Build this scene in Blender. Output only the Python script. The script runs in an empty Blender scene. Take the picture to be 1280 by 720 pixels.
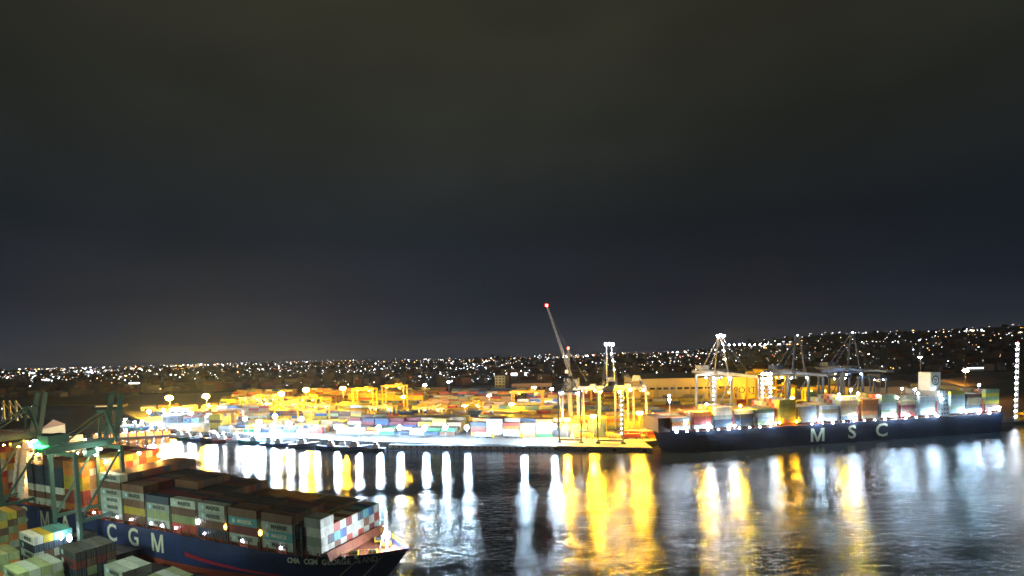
import bpy, bmesh, math, random
from mathutils import Vector, Matrix

random.seed(7)
SC = bpy.context.scene
COL = SC.collection
R = math.radians
V = Vector

# ------------------------------------------------------------------ camera
CAM_H = 72.0
cam_d = bpy.data.cameras.new("camera")
cam = bpy.data.objects.new("camera", cam_d)
COL.objects.link(cam)
SC.camera = cam
cam_d.sensor_width = 36.0
cam_d.lens = 18.0
cam_d.shift_y = 0.0825
cam_d.clip_start = 1.0
cam_d.clip_end = 30000.0
CAM_M = (Matrix.Translation((0, 0, CAM_H)) @ Matrix.Rotation(R(87.0), 4, 'X') @ Matrix.Rotation(R(-1.5), 4, 'Z'))
cam.matrix_world = CAM_M


def G(px, py, z=0.0):
    """ground point of the place seen at photograph pixel (px, py) at height z"""
    d = V(((px - 640) / 1280 * 36.0, ((360 - py) / 1280 + 0.0825) * 36.0, -18.0))
    d = CAM_M.to_3x3() @ d
    t = (z - CAM_H) / d.z
    return V((d.x * t, d.y * t, z))


def H(px, base, py):
    """height above the ground of something that stands at base and whose top shows at row py"""
    d = V(((px - 640) / 1280 * 36.0, ((360 - py) / 1280 + 0.0825) * 36.0, -18.0))
    d = CAM_M.to_3x3() @ d
    t = base.y / d.y
    return CAM_H + d.z * t


# ------------------------------------------------------------------ render settings
SC.view_settings.view_transform = 'Standard'
SC.view_settings.look = 'None'
SC.view_settings.exposure = 0.0
SC.view_settings.gamma = 1.0
cy = SC.cycles
cy.use_denoising = True
cy.max_bounces = 5
cy.diffuse_bounces = 2
cy.glossy_bounces = 3
cy.volume_bounces = 0
cy.sample_clamp_indirect = 6.0
cy.use_light_tree = True
cy.pixel_filter_type = 'BLACKMAN_HARRIS'
cy.filter_width = 1.6
cy.caustics_reflective = False
cy.caustics_refractive = False

# ------------------------------------------------------------------ world: clouded night sky over a lit city
W = bpy.data.worlds.new("World")
SC.world = W
W.use_nodes = True
nt = W.node_tree
nt.nodes.clear()
N = nt.nodes.new
out = N("ShaderNodeOutputWorld")
sky = N("ShaderNodeTexSky")
sky.sky_type = 'NISHITA'
sky.sun_disc = False
sky.sun_elevation = R(-8.0)
sky.sun_rotation = R(200)
bg_s = N("ShaderNodeBackground")
bg_s.inputs[1].default_value = 0.05
nt.links.new(sky.outputs[0], bg_s.inputs[0])
tc = N("ShaderNodeTexCoord")
sep = N("ShaderNodeSeparateXYZ")
nt.links.new(tc.outputs['Generated'], sep.inputs[0])
ramp = N("ShaderNodeValToRGB")
nt.links.new(sep.outputs[2], ramp.inputs[0])
els = ramp.color_ramp.elements
els[0].position = 0.0
els[0].color = (0.034, 0.038, 0.050, 1)
els[1].position = 1.0
els[1].color = (0.036, 0.035, 0.022, 1)
for p, c in ((0.03, (0.0185, 0.0250, 0.0390)), (0.09, (0.0100, 0.0150, 0.0260)), (0.20, (0.0095, 0.0140, 0.0195)),
             (0.34, (0.0195, 0.0225, 0.0195)), (0.5, (0.0290, 0.0290, 0.0200))):
    e = els.new(p)
    e.color = (*c, 1)
mp = N("ShaderNodeMapping")
mp.inputs['Scale'].default_value = (1.0, 1.0, 2.2)
nt.links.new(tc.outputs['Generated'], mp.inputs[0])
ns = N("ShaderNodeTexNoise")
ns.inputs['Scale'].default_value = 2.1
ns.inputs['Detail'].default_value = 5.0
ns.inputs['Roughness'].default_value = 0.5
nt.links.new(mp.outputs[0], ns.inputs['Vector'])
mr = N("ShaderNodeMapRange")
mr.inputs[1].default_value = 0.3
mr.inputs[2].default_value = 0.7
mr.inputs[3].default_value = 0.82
mr.inputs[4].default_value = 1.18
nt.links.new(ns.outputs[0], mr.inputs[0])
ns2 = N("ShaderNodeTexNoise")
ns2.inputs['Scale'].default_value = 1.1
ns2.inputs['Detail'].default_value = 3.0
mp2 = N("ShaderNodeMapping")
mp2.inputs['Location'].default_value = (0.9, 0.2, 0.4)
mp2.inputs['Scale'].default_value = (1.0, 1.0, 2.6)
nt.links.new(tc.outputs['Generated'], mp2.inputs[0])
nt.links.new(mp2.outputs[0], ns2.inputs['Vector'])
mr2 = N("ShaderNodeMapRange")
mr2.inputs[1].default_value = 0.35
mr2.inputs[2].default_value = 0.62
mr2.inputs[3].default_value = 0.72
mr2.inputs[4].default_value = 1.08
nt.links.new(ns2.outputs[0], mr2.inputs[0])
mul = N("ShaderNodeMath")
mul.operation = 'MULTIPLY'
nt.links.new(mr.outputs[0], mul.inputs[0])
nt.links.new(mr2.outputs[0], mul.inputs[1])
bg_c = N("ShaderNodeBackground")
nt.links.new(ramp.outputs[0], bg_c.inputs[0])
nt.links.new(mul.outputs[0], bg_c.inputs[1])
ad = N("ShaderNodeAddShader")
nt.links.new(bg_s.outputs[0], ad.inputs[0])
nt.links.new(bg_c.outputs[0], ad.inputs[1])
nt.links.new(ad.outputs[0], out.inputs[0])

# ------------------------------------------------------------------ materials
MATS = {}


def mat(name, col=(0.5, 0.5, 0.5), rough=0.6, metal=0.0, noise=0.0, scale=0.6, emit=0.0, ecol=None):
    if name in MATS:
        return MATS[name]
    m = bpy.data.materials.new(name)
    m.use_nodes = True
    t = m.node_tree
    b = t.nodes["Principled BSDF"]
    b.inputs['Base Color'].default_value = (*col, 1)
    b.inputs['Roughness'].default_value = rough
    b.inputs['Metallic'].default_value = metal
    if noise > 0:
        tcn = t.nodes.new("ShaderNodeTexCoord")
        n = t.nodes.new("ShaderNodeTexNoise")
        n.inputs['Scale'].default_value = scale
        n.inputs['Detail'].default_value = 6
        n.inputs['Roughness'].default_value = 0.65
        t.links.new(tcn.outputs['Object'], n.inputs['Vector'])
        m1 = t.nodes.new("ShaderNodeMapRange")
        m1.inputs[1].default_value = 0.3
        m1.inputs[2].default_value = 0.7
        m1.inputs[3].default_value = 1 - noise
        m1.inputs[4].default_value = 1 + noise * 0.6
        t.links.new(n.outputs[0], m1.inputs[0])
        vm = t.nodes.new("ShaderNodeVectorMath")
        vm.operation = 'SCALE'
        vm.inputs[0].default_value = col
        t.links.new(m1.outputs[0], vm.inputs['Scale'])
        t.links.new(vm.outputs[0], b.inputs['Base Color'])
    if emit > 0:
        b.inputs['Emission Color'].default_value = (*(ecol or col), 1)
        b.inputs['Emission Strength'].default_value = emit
    MATS[name] = m
    return m


WHITE = (0.86, 0.93, 1.0)
SODIUM = (1.0, 0.50, 0.015)


def lampmat(name, col, s):
    return mat(name, (0.8, 0.8, 0.8), 0.4, emit=s, ecol=col)


L_WHITE = lampmat("lamp_white", WHITE, 500)
L_COOL = lampmat("lamp_cool", (0.62, 0.80, 1.0), 1000)
L_SOD = lampmat("lamp_sodium", SODIUM, 2100)
L_SOD2 = lampmat("lamp_sodium_strong", (1.0, 0.56, 0.03), 4200)
L_QUAY = lampmat("lamp_quay", (0.54, 0.77, 1.0), 900)
L_SHIP = lampmat("lamp_ship_flood", (0.52, 0.76, 1.0), 420)
L_BOW = lampmat("lamp_bow", (0.86, 0.93, 1.0), 900)
L_WARM = lampmat("lamp_warm", (1.0, 0.74, 0.36), 500)
L_ORANGE = lampmat("lamp_orange", (1.0, 0.36, 0.04), 420)
L_GREEN = lampmat("lamp_green", (0.05, 1.0, 0.25), 160)
L_RED = lampmat("lamp_red", (1.0, 0.04, 0.02), 60)
L_DECK = lampmat("lamp_deck", (0.95, 0.9, 1.0), 70)
L_DECKF = lampmat("lamp_deck_far", (0.74, 0.84, 1.0), 120)
L_STREAK = lampmat("lamp_side_flood", (0.50, 0.76, 1.0), 850)
L_SOD3 = lampmat("lamp_sodium_low", SODIUM, 700)
L_DIM = lampmat("lamp_dim", WHITE, 25)

M_STEEL = mat("steel_grey", (0.30, 0.31, 0.33), 0.5, 0.3, noise=0.2)
M_DSTEEL = mat("steel_dark", (0.10, 0.11, 0.13), 0.5, 0.3, noise=0.2)
M_BLUEST = mat("crane_blue", (0.045, 0.075, 0.15), 0.5, noise=0.2)
M_TEAL = mat("crane_teal", (0.055, 0.13, 0.11), 0.5, noise=0.15)
M_YEL = mat("yard_yellow", (0.75, 0.48, 0.03), 0.5, noise=0.15)
M_WHITE = mat("white_paint", (0.78, 0.78, 0.76), 0.5, noise=0.1)
M_CONC = mat("concrete", (0.30, 0.29, 0.27), 0.85, noise=0.35, scale=0.05)
M_BLACK = mat("rubber_black", (0.02, 0.02, 0.02), 0.8)
M_HULLB = mat("hull_blue", (0.022, 0.045, 0.15), 0.45, noise=0.3, scale=0.08)
M_HULLK = mat("hull_navy", (0.016, 0.022, 0.045), 0.5, noise=0.3, scale=0.08)
M_BOOT = mat("hull_red", (0.30, 0.05, 0.03), 0.6, noise=0.3, scale=0.1)
M_SWOOSH = mat("stripe_red", (0.36, 0.015, 0.05), 0.5)
M_LETTER = mat("letter_white", (0.80, 0.82, 0.72), 0.5, noise=0.06)
M_LETTERK = mat("letter_black", (0.03, 0.04, 0.05), 0.5)
M_DECK = mat("deck_red_brown", (0.22, 0.07, 0.04), 0.7, noise=0.3)
M_ROOFD = mat("roof_dark", (0.10, 0.05, 0.045), 0.7, noise=0.3)
M_WALLG = mat("wall_pale_green", (0.36, 0.38, 0.28), 0.8, noise=0.2)
M_WALLY = mat("wall_ochre", (0.62, 0.50, 0.20), 0.8, noise=0.15)
M_GLASSD = mat("glass_dark", (0.03, 0.04, 0.05), 0.1)

CC = {  # container paint
    'grey': (0.52, 0.58, 0.54), 'brown': (0.20, 0.095, 0.06), 'red': (0.42, 0.06, 0.04), 'blue': (0.04, 0.12, 0.36),
    'turquoise': (0.10, 0.42, 0.50), 'navy': (0.035, 0.06, 0.11), 'green': (0.06, 0.26, 0.12), 'yellow': (0.72, 0.55, 0.06),
    'orange': (0.75, 0.24, 0.04), 'white': (0.76, 0.78, 0.76), 'olive': (0.34, 0.42, 0.22), 'tan': (0.50, 0.34, 0.18),
    'maroon': (0.20, 0.03, 0.035), 'charcoal': (0.055, 0.055, 0.06),
}


def paint(k, c):
    m = mat("paint_" + k, c, 0.55)
    t = m.node_tree
    b = t.nodes["Principled BSDF"]
    L = t.links.new
    g = t.nodes.new("ShaderNodeNewGeometry")
    oi = t.nodes.new("ShaderNodeObjectInfo")
    mpg = t.nodes.new("ShaderNodeMapping")
    mpg.inputs['Scale'].default_value = (1, 1, 0.35)
    L(g.outputs['Position'], mpg.inputs[0])
    n1 = t.nodes.new("ShaderNodeTexNoise")
    n1.inputs['Scale'].default_value = 0.5
    n1.inputs['Detail'].default_value = 6
    n1.inputs['Roughness'].default_value = 0.7
    L(mpg.outputs[0], n1.inputs['Vector'])
    n2 = t.nodes.new("ShaderNodeTexNoise")
    n2.inputs['Scale'].default_value = 1.3
    n2.inputs['Detail'].default_value = 7
    n2.inputs['Roughness'].default_value = 0.75
    L(mpg.outputs[0], n2.inputs['Vector'])

    def mrange(src, a, b_, c_, d):
        r = t.nodes.new("ShaderNodeMapRange")
        for i, v in enumerate((a, b_, c_, d)):
            r.inputs[i + 1].default_value = v
        L(src, r.inputs[0])
        return r.outputs[0]
    v1 = mrange(n1.outputs[0], 0.3, 0.7, 0.68, 1.12)
    v2 = mrange(oi.outputs['Random'], 0, 1, 0.72, 1.15)
    mm = t.nodes.new("ShaderNodeMath")
    mm.operation = 'MULTIPLY'
    L(v1, mm.inputs[0])
    L(v2, mm.inputs[1])
    vm = t.nodes.new("ShaderNodeVectorMath")
    vm.operation = 'SCALE'
    vm.inputs[0].default_value = c
    L(mm.outputs[0], vm.inputs['Scale'])
    mx = t.nodes.new("ShaderNodeMix")
    mx.data_type = 'RGBA'
    L(mrange(n2.outputs[0], 0.58, 0.68, 0.0, 0.75), mx.inputs[0])
    L(vm.outputs[0], mx.inputs[6])
    mx.inputs[7].default_value = (0.10, 0.05, 0.028, 1)
    L(mx.outputs[2], b.inputs['Base Color'])
    return m


CM = {k: paint(k, c) for k, c in CC.items()}


def streaks(m, col, dirt, amt=0.8):
    """vertical run marks and plate seams on a hull"""
    t = m.node_tree
    b = t.nodes["Principled BSDF"]
    L = t.links.new
    tcn = t.nodes.new("ShaderNodeTexCoord")
    mp_ = t.nodes.new("ShaderNodeMapping")
    mp_.inputs['Scale'].default_value = (0.55, 0.55, 0.07)
    L(tcn.outputs['Object'], mp_.inputs[0])
    n = t.nodes.new("ShaderNodeTexNoise")
    n.inputs['Scale'].default_value = 1.0
    n.inputs['Detail'].default_value = 6
    n.inputs['Roughness'].default_value = 0.7
    L(mp_.outputs[0], n.inputs['Vector'])
    r = t.nodes.new("ShaderNodeMapRange")
    r.inputs[1].default_value = 0.5
    r.inputs[2].default_value = 0.75
    r.inputs[4].default_value = amt
    L(n.outputs[0], r.inputs[0])
    mx = t.nodes.new("ShaderNodeMix")
    mx.data_type = 'RGBA'
    L(r.outputs[0], mx.inputs[0])
    n2 = t.nodes.new("ShaderNodeTexNoise")
    n2.inputs['Scale'].default_value = 0.09
    n2.inputs['Detail'].default_value = 4
    L(tcn.outputs['Object'], n2.inputs['Vector'])
    r2 = t.nodes.new("ShaderNodeMapRange")
    r2.inputs[1].default_value = 0.3
    r2.inputs[2].default_value = 0.7
    r2.inputs[3].default_value = 0.65
    r2.inputs[4].default_value = 1.25
    L(n2.outputs[0], r2.inputs[0])
    vm = t.nodes.new("ShaderNodeVectorMath")
    vm.operation = 'SCALE'
    vm.inputs[0].default_value = col
    L(r2.outputs[0], vm.inputs['Scale'])
    L(vm.outputs[0], mx.inputs[6])
    mx.inputs[7].default_value = (*dirt, 1)
    L(mx.outputs[2], b.inputs['Base Color'])
    # shell plating: low relief of the plates
    sp = t.nodes.new("ShaderNodeSeparateXYZ")
    L(tcn.outputs['Object'], sp.inputs[0])
    cb = t.nodes.new("ShaderNodeCombineXYZ")
    L(sp.outputs[0], cb.inputs[0])
    L(sp.outputs[2], cb.inputs[1])
    br = t.nodes.new("ShaderNodeTexBrick")
    br.inputs['Scale'].default_value = 0.16
    br.inputs['Mortar Size'].default_value = 0.012
    L(cb.outputs[0], br.inputs['Vector'])
    bp = t.nodes.new("ShaderNodeBump")
    bp.inputs['Distance'].default_value = 0.12
    bp.inputs['Strength'].default_value = 0.7
    L(br.outputs['Fac'], bp.inputs['Height'])
    L(bp.outputs[0], b.inputs['Normal'])


streaks(M_HULLB, (0.022, 0.045, 0.17), (0.03, 0.035, 0.06))
streaks(M_HULLK, (0.014, 0.022, 0.050), (0.045, 0.032, 0.028), 0.7)
streaks(M_BOOT, (0.30, 0.05, 0.03), (0.09, 0.05, 0.035), 0.9)



# ------------------------------------------------------------------ mesh helpers
class MB:
    def __init__(s):
        s.v, s.f, s.m, s.mi, s.mats = [], [], [], 0, []

    def use(s, m):
        if m not in s.mats:
            s.mats.append(m)
        s.mi = s.mats.index(m)
        return s

    def raw(s, vs, fs):
        o = len(s.v)
        s.v += [tuple(v) for v in vs]
        s.f += [tuple(i + o for i in f) for f in fs]
        s.m += [s.mi] * len(fs)
        return s

    def box(s, c, d, rz=0.0):
        x, y, z = d[0] / 2, d[1] / 2, d[2] / 2
        ca, sa = math.cos(rz), math.sin(rz)
        vs = []
        for dz in (-z, z):
            for dx, dy in ((-x, -y), (x, -y), (x, y), (-x, y)):
                vs.append((c[0] + dx * ca - dy * sa, c[1] + dx * sa + dy * ca, c[2] + dz))
        return s.raw(vs, [(0, 3, 2, 1), (4, 5, 6, 7), (0, 1, 5, 4), (1, 2, 6, 5), (2, 3, 7, 6), (3, 0, 4, 7)])

    def beam(s, a, b, w, h=None, w2=None):
        a, b = V(a), V(b)
        h = h or w
        d = (b - a).normalized()
        up = V((0, 0, 1)) if abs(d.z) < 0.95 else V((0, 1, 0))
        r = d.cross(up).normalized()
        u = r.cross(d)
        k = (w2 / w) if w2 else 1.0
        vs = [a + r * x * w / 2 + u * y * h / 2 for x, y in ((-1, -1), (1, -1), (1, 1), (-1, 1))]
        vs += [b + r * x * w * k / 2 + u * y * h * k / 2 for x, y in ((-1, -1), (1, -1), (1, 1), (-1, 1))]
        return s.raw(vs, [(3, 2, 1, 0), (4, 5, 6, 7), (0, 1, 5, 4), (1, 2, 6, 5), (2, 3, 7, 6), (3, 0, 4, 7)])

    def tube(s, a, b, r, r2=None, n=8):
        a, b = V(a), V(b)
        r2 = r if r2 is None else r2
        d = (b - a).normalized()
        up = V((0, 0, 1)) if abs(d.z) < 0.95 else V((0, 1, 0))
        p = d.cross(up).normalized()
        q = p.cross(d)
        vs = []
        for c, rr in ((a, r), (b, r2)):
            vs += [c + p * math.cos(2 * math.pi * i / n) * rr + q * math.sin(2 * math.pi * i / n) * rr for i in range(n)]
        fs = [(i, i + n, (i + 1) % n + n, (i + 1) % n) for i in range(n)]
        fs += [tuple(range(n)), tuple(reversed(range(n, 2 * n)))]
        return s.raw(vs, fs)

    def ball(s, c, r, sq=1.0):
        c = V(c)
        vs = [c + V((0, 0, r * sq))]
        for k, z in ((0, 0.45), (1, -0.45)):
            for i in range(5):
                a = 2 * math.pi * (i + 0.5 * k) / 5
                vs.append(c + V((math.cos(a) * r * 0.893, math.sin(a) * r * 0.893, z * r * sq)))
        vs.append(c - V((0, 0, r * sq)))
        fs = []
        for i in range(5):
            j = (i + 1) % 5
            fs += [(0, 1 + i, 1 + j), (1 + i, 6 + i, 1 + j), (6 + i, 6 + j, 1 + j), (11, 6 + j, 6 + i)]
        return s.raw(vs, fs)

    def mesh(s, name):
        me = bpy.data.meshes.new(name)
        me.from_pydata(s.v, [], s.f)
        for m in s.mats:
            me.materials.append(m)
        me.polygons.foreach_set("material_index", s.m)
        me.update()
        return me

    def build(s, name, parent=None, loc=None, rz=0.0):
        return link(name, s.mesh(name), parent, loc, rz)


def link(name, data, parent=None, loc=None, rz=0.0):
    o = bpy.data.objects.new(name, data)
    COL.objects.link(o)
    if parent is not None:
        o.parent = parent
    if loc is not None:
        o.location = loc
    if rz:
        o.rotation_euler = (0, 0, rz)
    return o


def tag(o, label=None, cat=None, group=None, kind=None):
    if label:
        o['label'] = label
    if cat:
        o['category'] = cat
    if group:
        o['group'] = group
    if kind:
        o['kind'] = kind
    return o


def thing(name, label, cat, loc=(0, 0, 0), rz=0.0, group=None):
    return tag(link(name, None, None, loc, rz), label, cat, group)


def copy_tree(o, parent=None):
    c = o.copy()
    COL.objects.link(c)
    c.parent = parent
    for ch in list(o.children):
        copy_tree(ch, c)
    return c


TXT = {}


def text_mesh(s, size, m, ext=0.03, wide=1.0, bold=0.0):
    k = (s, size, m.name, wide)
    if k not in TXT:
        if s == "M" and size > 4:
            a, b_, w_ = size * 0.36, size * 0.36, size * 0.15
            mb = MB().use(m)
            out_ = [(-a, -b_), (-a, b_), (-a + w_, b_), (0, -b_ * 0.45), (a - w_, b_), (a, b_), (a, -b_), (a - w_ * 0.85, -b_),
                    (a - w_ * 0.85, b_ * 0.42), (w_ * 0.42, -b_), (-w_ * 0.42, -b_), (-a + w_ * 0.85, b_ * 0.42), (-a + w_ * 0.85, -b_)]
            n = len(out_)
            mb.raw([(x * wide, y, -ext) for x, y in out_] + [(x * wide, y, ext) for x, y in out_],
                   [tuple(range(n, 2 * n))] + [(i, (i + 1) % n, (i + 1) % n + n, i + n) for i in range(n)])
            TXT[k] = mb.mesh("lettering")
            return TXT[k]
        cu = bpy.data.curves.new("lettering", 'FONT')
        cu.body = s
        cu.size = size
        cu.extrude = ext
        cu.offset = bold
        cu.align_x = 'CENTER'
        cu.align_y = 'CENTER'
        cu.resolution_u = 3
        o = bpy.data.objects.new("lettering_source", cu)
        COL.objects.link(o)
        bpy.context.view_layer.update()
        dg = bpy.context.evaluated_depsgraph_get()
        me = bpy.data.meshes.new_from_object(o.evaluated_get(dg))
        bpy.data.objects.remove(o)
        for v in me.vertices:
            v.co.x *= wide
        me.materials.clear()
        me.materials.append(m)
        TXT[k] = me
    return TXT[k]


ORD = ["first", "second", "third", "fourth", "fifth", "sixth", "seventh", "eighth", "ninth", "tenth", "eleventh", "twelfth",
       "thirteenth", "fourteenth", "fifteenth", "sixteenth", "seventeenth", "eighteenth"]

# ------------------------------------------------------------------ key places
Q_Z = 3.0                                   # quay level of the far terminal
P0 = G(300, 546.5)                          # far quay line, western part
P1 = G(560, 560)
P2 = G(816, 565.5)
DIRQ = (P2 - P1).normalized()
MS0 = G(818, 570.5)
MS1 = G(1254, 540)
DM = (MS1 - MS0).normalized()               # container ship at the far quay: from bow to stern
NM = V((-DM.y, DM.x, 0))
MSB = 30.0
DN = V((0.91244, -0.40921, 0)).normalized()     # near ship: towards its bow
NN = V((-DN.y, DN.x, 0))                    # across, away from the camera
N0 = V((-60.85, 141.48, 0))                   # near side of near ship under the foremost bay
ZD = 13.6
RN = math.atan2(DN.y, DN.x)
RM = math.atan2(DM.y, DM.x)
RQ = math.atan2(DIRQ.y, DIRQ.x)
YARD_OFF = V((0, 0, Q_Z))

# ------------------------------------------------------------------ water
def water_mat():
    m = bpy.data.materials.new("river_water")
    m.use_nodes = True
    t = m.node_tree
    b = t.nodes["Principled BSDF"]
    b.inputs['Base Color'].default_value = (0.010, 0.015, 0.020, 1)
    b.inputs['IOR'].default_value = 1.33
    b.inputs['Specular IOR Level'].default_value = 0.8
    g = t.nodes.new("ShaderNodeNewGeometry")
    L = t.links.new

    def math_(op, a, b_=None, c=None):
        n = t.nodes.new("ShaderNodeMath")
        n.operation = op
        for k, v in enumerate((a, b_, c)):
            if v is None:
                continue
            if isinstance(v, (int, float)):
                n.inputs[k].default_value = v
            else:
                L(v, n.inputs[k])
        return n.outputs[0]

    def noise(scale, sc3, rot, det, rough=0.6):
        m1 = t.nodes.new("ShaderNodeMapping")
        m1.inputs['Scale'].default_value = sc3
        m1.inputs['Rotation'].default_value = (0, 0, R(rot))
        L(g.outputs['Position'], m1.inputs[0])
        n = t.nodes.new("ShaderNodeTexNoise")
        n.inputs['Scale'].default_value = scale
        n.inputs['Detail'].default_value = det
        n.inputs['Roughness'].default_value = rough
        L(m1.outputs[0], n.inputs['Vector'])
        return n.outputs[0]

    waves = noise(1.0, (0.22, 0.50, 1), -10, 4, 0.62)
    swell = noise(1.0, (0.03, 0.07, 1), 14, 2)
    wind = noise(0.013, (1, 2.2, 1), 5, 3)
    edge = noise(0.05, (0.6, 1.6, 1), 0, 4)
    sep = t.nodes.new("ShaderNodeSeparateXYZ")
    L(g.outputs['Position'], sep.inputs[0])
    # calm lee of the quay: ripples die down here, with a ragged edge
    ex = math_('POWER', math_('DIVIDE', math_('ABSOLUTE', math_('ADD', sep.outputs[0], 58.0)), 108.0), 4.0)
    ey = math_('POWER', math_('DIVIDE', math_('ABSOLUTE', math_('SUBTRACT', sep.outputs[1], 318.0)), 72.0), 4.0)
    rr = math_('ADD', math_('ADD', ex, ey), math_('MULTIPLY', math_('SUBTRACT', edge, 0.5), 2.6))
    mr_ = t.nodes.new("ShaderNodeMapRange")
    mr_.inputs[1].default_value = 0.75
    mr_.inputs[2].default_value = 1.3
    mr_.inputs[3].default_value = 0.5
    mr_.inputs[4].default_value = 1.0
    L(rr, mr_.inputs[0])
    wr_ = t.nodes.new("ShaderNodeMapRange")
    wr_.inputs[1].default_value = 0.35
    wr_.inputs[2].default_value = 0.65
    wr_.inputs[3].default_value = 0.55
    wr_.inputs[4].default_value = 1.15
    L(wind, wr_.inputs[0])
    st = math_('MULTIPLY', mr_.outputs[0], wr_.outputs[0])
    L(math_('ADD', 0.05, math_('MULTIPLY', st, 0.085)), b.inputs['Roughness'])
    hgt = math_('ADD', waves, math_('MULTIPLY', swell, 1.4))
    bp = t.nodes.new("ShaderNodeBump")
    bp.inputs['Distance'].default_value = WAVE
    L(st, bp.inputs['Strength'])
    L(hgt, bp.inputs['Height'])
    L(bp.outputs[0], b.inputs['Normal'])
    return m


WAVE = 0.42
w = MB().use(water_mat())
w.raw([(-9000, -300, 0), (9000, -300, 0), (9000, 1500, 0), (-9000, 1500, 0)], [(0, 1, 2, 3)])
tag(w.build("water"), kind='structure')

# ------------------------------------------------------------------ land
def slab(name, pts, z0, z1, m):
    n = len(pts)
    mb = MB().use(m)
    vs = [(p.x, p.y, z0) for p in pts] + [(p.x, p.y, z1) for p in pts]
    fs = [tuple(range(n, 2 * n))] + [(i, (i + 1) % n, (i + 1) % n + n, i + n) for i in range(n)]
    mb.raw(vs, fs)
    return tag(mb.build(name), kind='structure')


QS = P2 + (G(818, 566) - P2) * 0 + NM * 0
Q3 = MS0 + NM * (MSB + 3) + DM * 4
Q4 = MS0 + NM * (MSB + 3) + DM * 300
Q5 = G(1285, 527)
M_APRON = mat("apron_concrete", (0.17, 0.165, 0.155), 0.8, noise=0.3, scale=0.04)
coast = [G(150, 507), G(156, 520), G(190, 534), G(232, 543), P0, G(420, 555), P1, P2, V((P2.x, Q3.y, 0)), Q3, Q4,
         Q5, Q5 + V((600, 40, 0)), V((1400, 900, 0)), V((-700, 900, 0))]
slab("quay_ground", coast, -4, Q_Z, M_APRON)

M_LAND = mat("far_land", (0.035, 0.040, 0.030), 0.95, noise=0.4, scale=0.004)


def land_z(x, y):
    a = x / max(y, 300)
    t = max(0.0, min(1.0, (a - 0.27) / 0.36))
    t = t * t * (3 - 2 * t)
    u = max(0.0, min(1.0, (y - 1000) / 1900))
    z = 2.2 + t * u * (82 + 34 * max(0, a - 0.5) + 7 * math.sin(x * 0.004 + 1) + 5 * math.sin(y * 0.006 + x * 0.003))
    z += 2.0 * math.sin(x * 0.003) * u
    if y > 3100:
        z -= (y - 3100) * 0.045
    return z


def terrain():
    mb = MB().use(M_LAND)
    xs = [-7500 + i * 150 for i in range(101)]
    ys = [860 + j * 110 for j in range(48)]
    vs = [(x, y, land_z(x, y)) for y in ys for x in xs]
    nx = len(xs)
    fs = [(j * nx + i, j * nx + i + 1, (j + 1) * nx + i + 1, (j + 1) * nx + i) for j in range(len(ys) - 1) for i in range(nx - 1)]
    mb.raw(vs, fs)
    return tag(mb.build("far_terrain"), kind='structure')


terrain()
# left bank across the basin
slab("left_bank_ground", [G(-140, 507), G(40, 507), G(152, 507), V((-560, 900, 0)), V((-2400, 900, 0))], -4, 2.4, M_LAND)
slab("left_peninsula_ground", [G(-160, 575), G(60, 560), G(70, 540), G(-160, 535)], -4, 2.6, M_CONC)

# near quay: edge runs beside the near ship
E0 = N0 - NN * 2.2
slab("near_quay_ground", [E0 + DN * -240, E0 + DN * -18, E0 + DN * -18 - NN * 90, E0 + DN * -240 - NN * 90], -4, 3.5, mat("yard_asphalt", (0.055, 0.052, 0.048), 0.85, noise=0.4, scale=0.08))


# ------------------------------------------------------------------ containers
CMESH = {}
CW, CH = 2.44, 2.62


def container_mesh(col, L=12.19):
    k = (col, L)
    if k in CMESH:
        return CMESH[k]
    mb = MB()
    hy, hx, t, d = CW / 2, L / 2, 0.13, 0.07
    # posts and rails
    for x in (-hx + t / 2, hx - t / 2):
        for y in (-hy + t / 2, hy - t / 2):
            mb.box((x, y, CH / 2), (t, t, CH))
    for z in (t / 2, CH - t / 2):
        for y in (-hy + t / 2, hy - t / 2):
            mb.box((0, y, z), (L - 2 * t, t * 0.96, t * 0.96))
        for x in (-hx + t / 2, hx - t / 2):
            mb.box((x, 0, z), (t * 0.96, CW - 2 * t, t * 0.96))
    # corrugated sides and roof
    nf = 22 if L > 7 else 11
    x0, x1 = -hx + t, hx - t
    xs = [x0 + (x1 - x0) * i / nf for i in range(nf + 1)]
    for sy in (-1, 1):
        vs, fs = [], []
        for i_, x in enumerate(xs):
            y = sy * (hy - 0.02 - (d if i_ % 2 else 0))
            vs += [(x, y, t), (x, y, CH - t)]
        fs = [(2 * i_, 2 * i_ + 2, 2 * i_ + 3, 2 * i_ + 1) if sy < 0 else (2 * i_ + 1, 2 * i_ + 3, 2 * i_ + 2, 2 * i_) for i_ in range(nf)]
        mb.raw(vs, fs)
    vs = []
    for i_, x in enumerate(xs):
        z = CH - 0.03 - (0.05 if i_ % 2 else 0)
        vs += [(x, -hy + t, z), (x, hy - t, z)]
    mb.raw(vs, [(2 * i_, 2 * i_ + 2, 2 * i_ + 3, 2 * i_ + 1) for i_ in range(nf)])
    for sx in (-1, 1):
        vs = []
        for i_ in range(9):
            y = -hy + t + (CW - 2 * t) * i_ / 8
            vs += [(sx * (hx - 0.03 - (0.05 if i_ % 2 else 0)), y, t), (sx * (hx - 0.03 - (0.05 if i_ % 2 else 0)), y, CH - t)]
        mb.raw(vs, [(2 * i_, 2 * i_ + 2, 2 * i_ + 3, 2 * i_ + 1) for i_ in range(8)])
    me = mb.mesh("container")
    me.materials.append(CM[col])
    CMESH[k] = me
    return me


STK = MB()     # containers past the limit, joined


def stk_box(loc, rz, col, L=12.19):
    STK.use(CM[col]).box((loc[0], loc[1], loc[2] + CH / 2), (L, CW, CH - 0.05), rz)


n_cont = [0]


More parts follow.
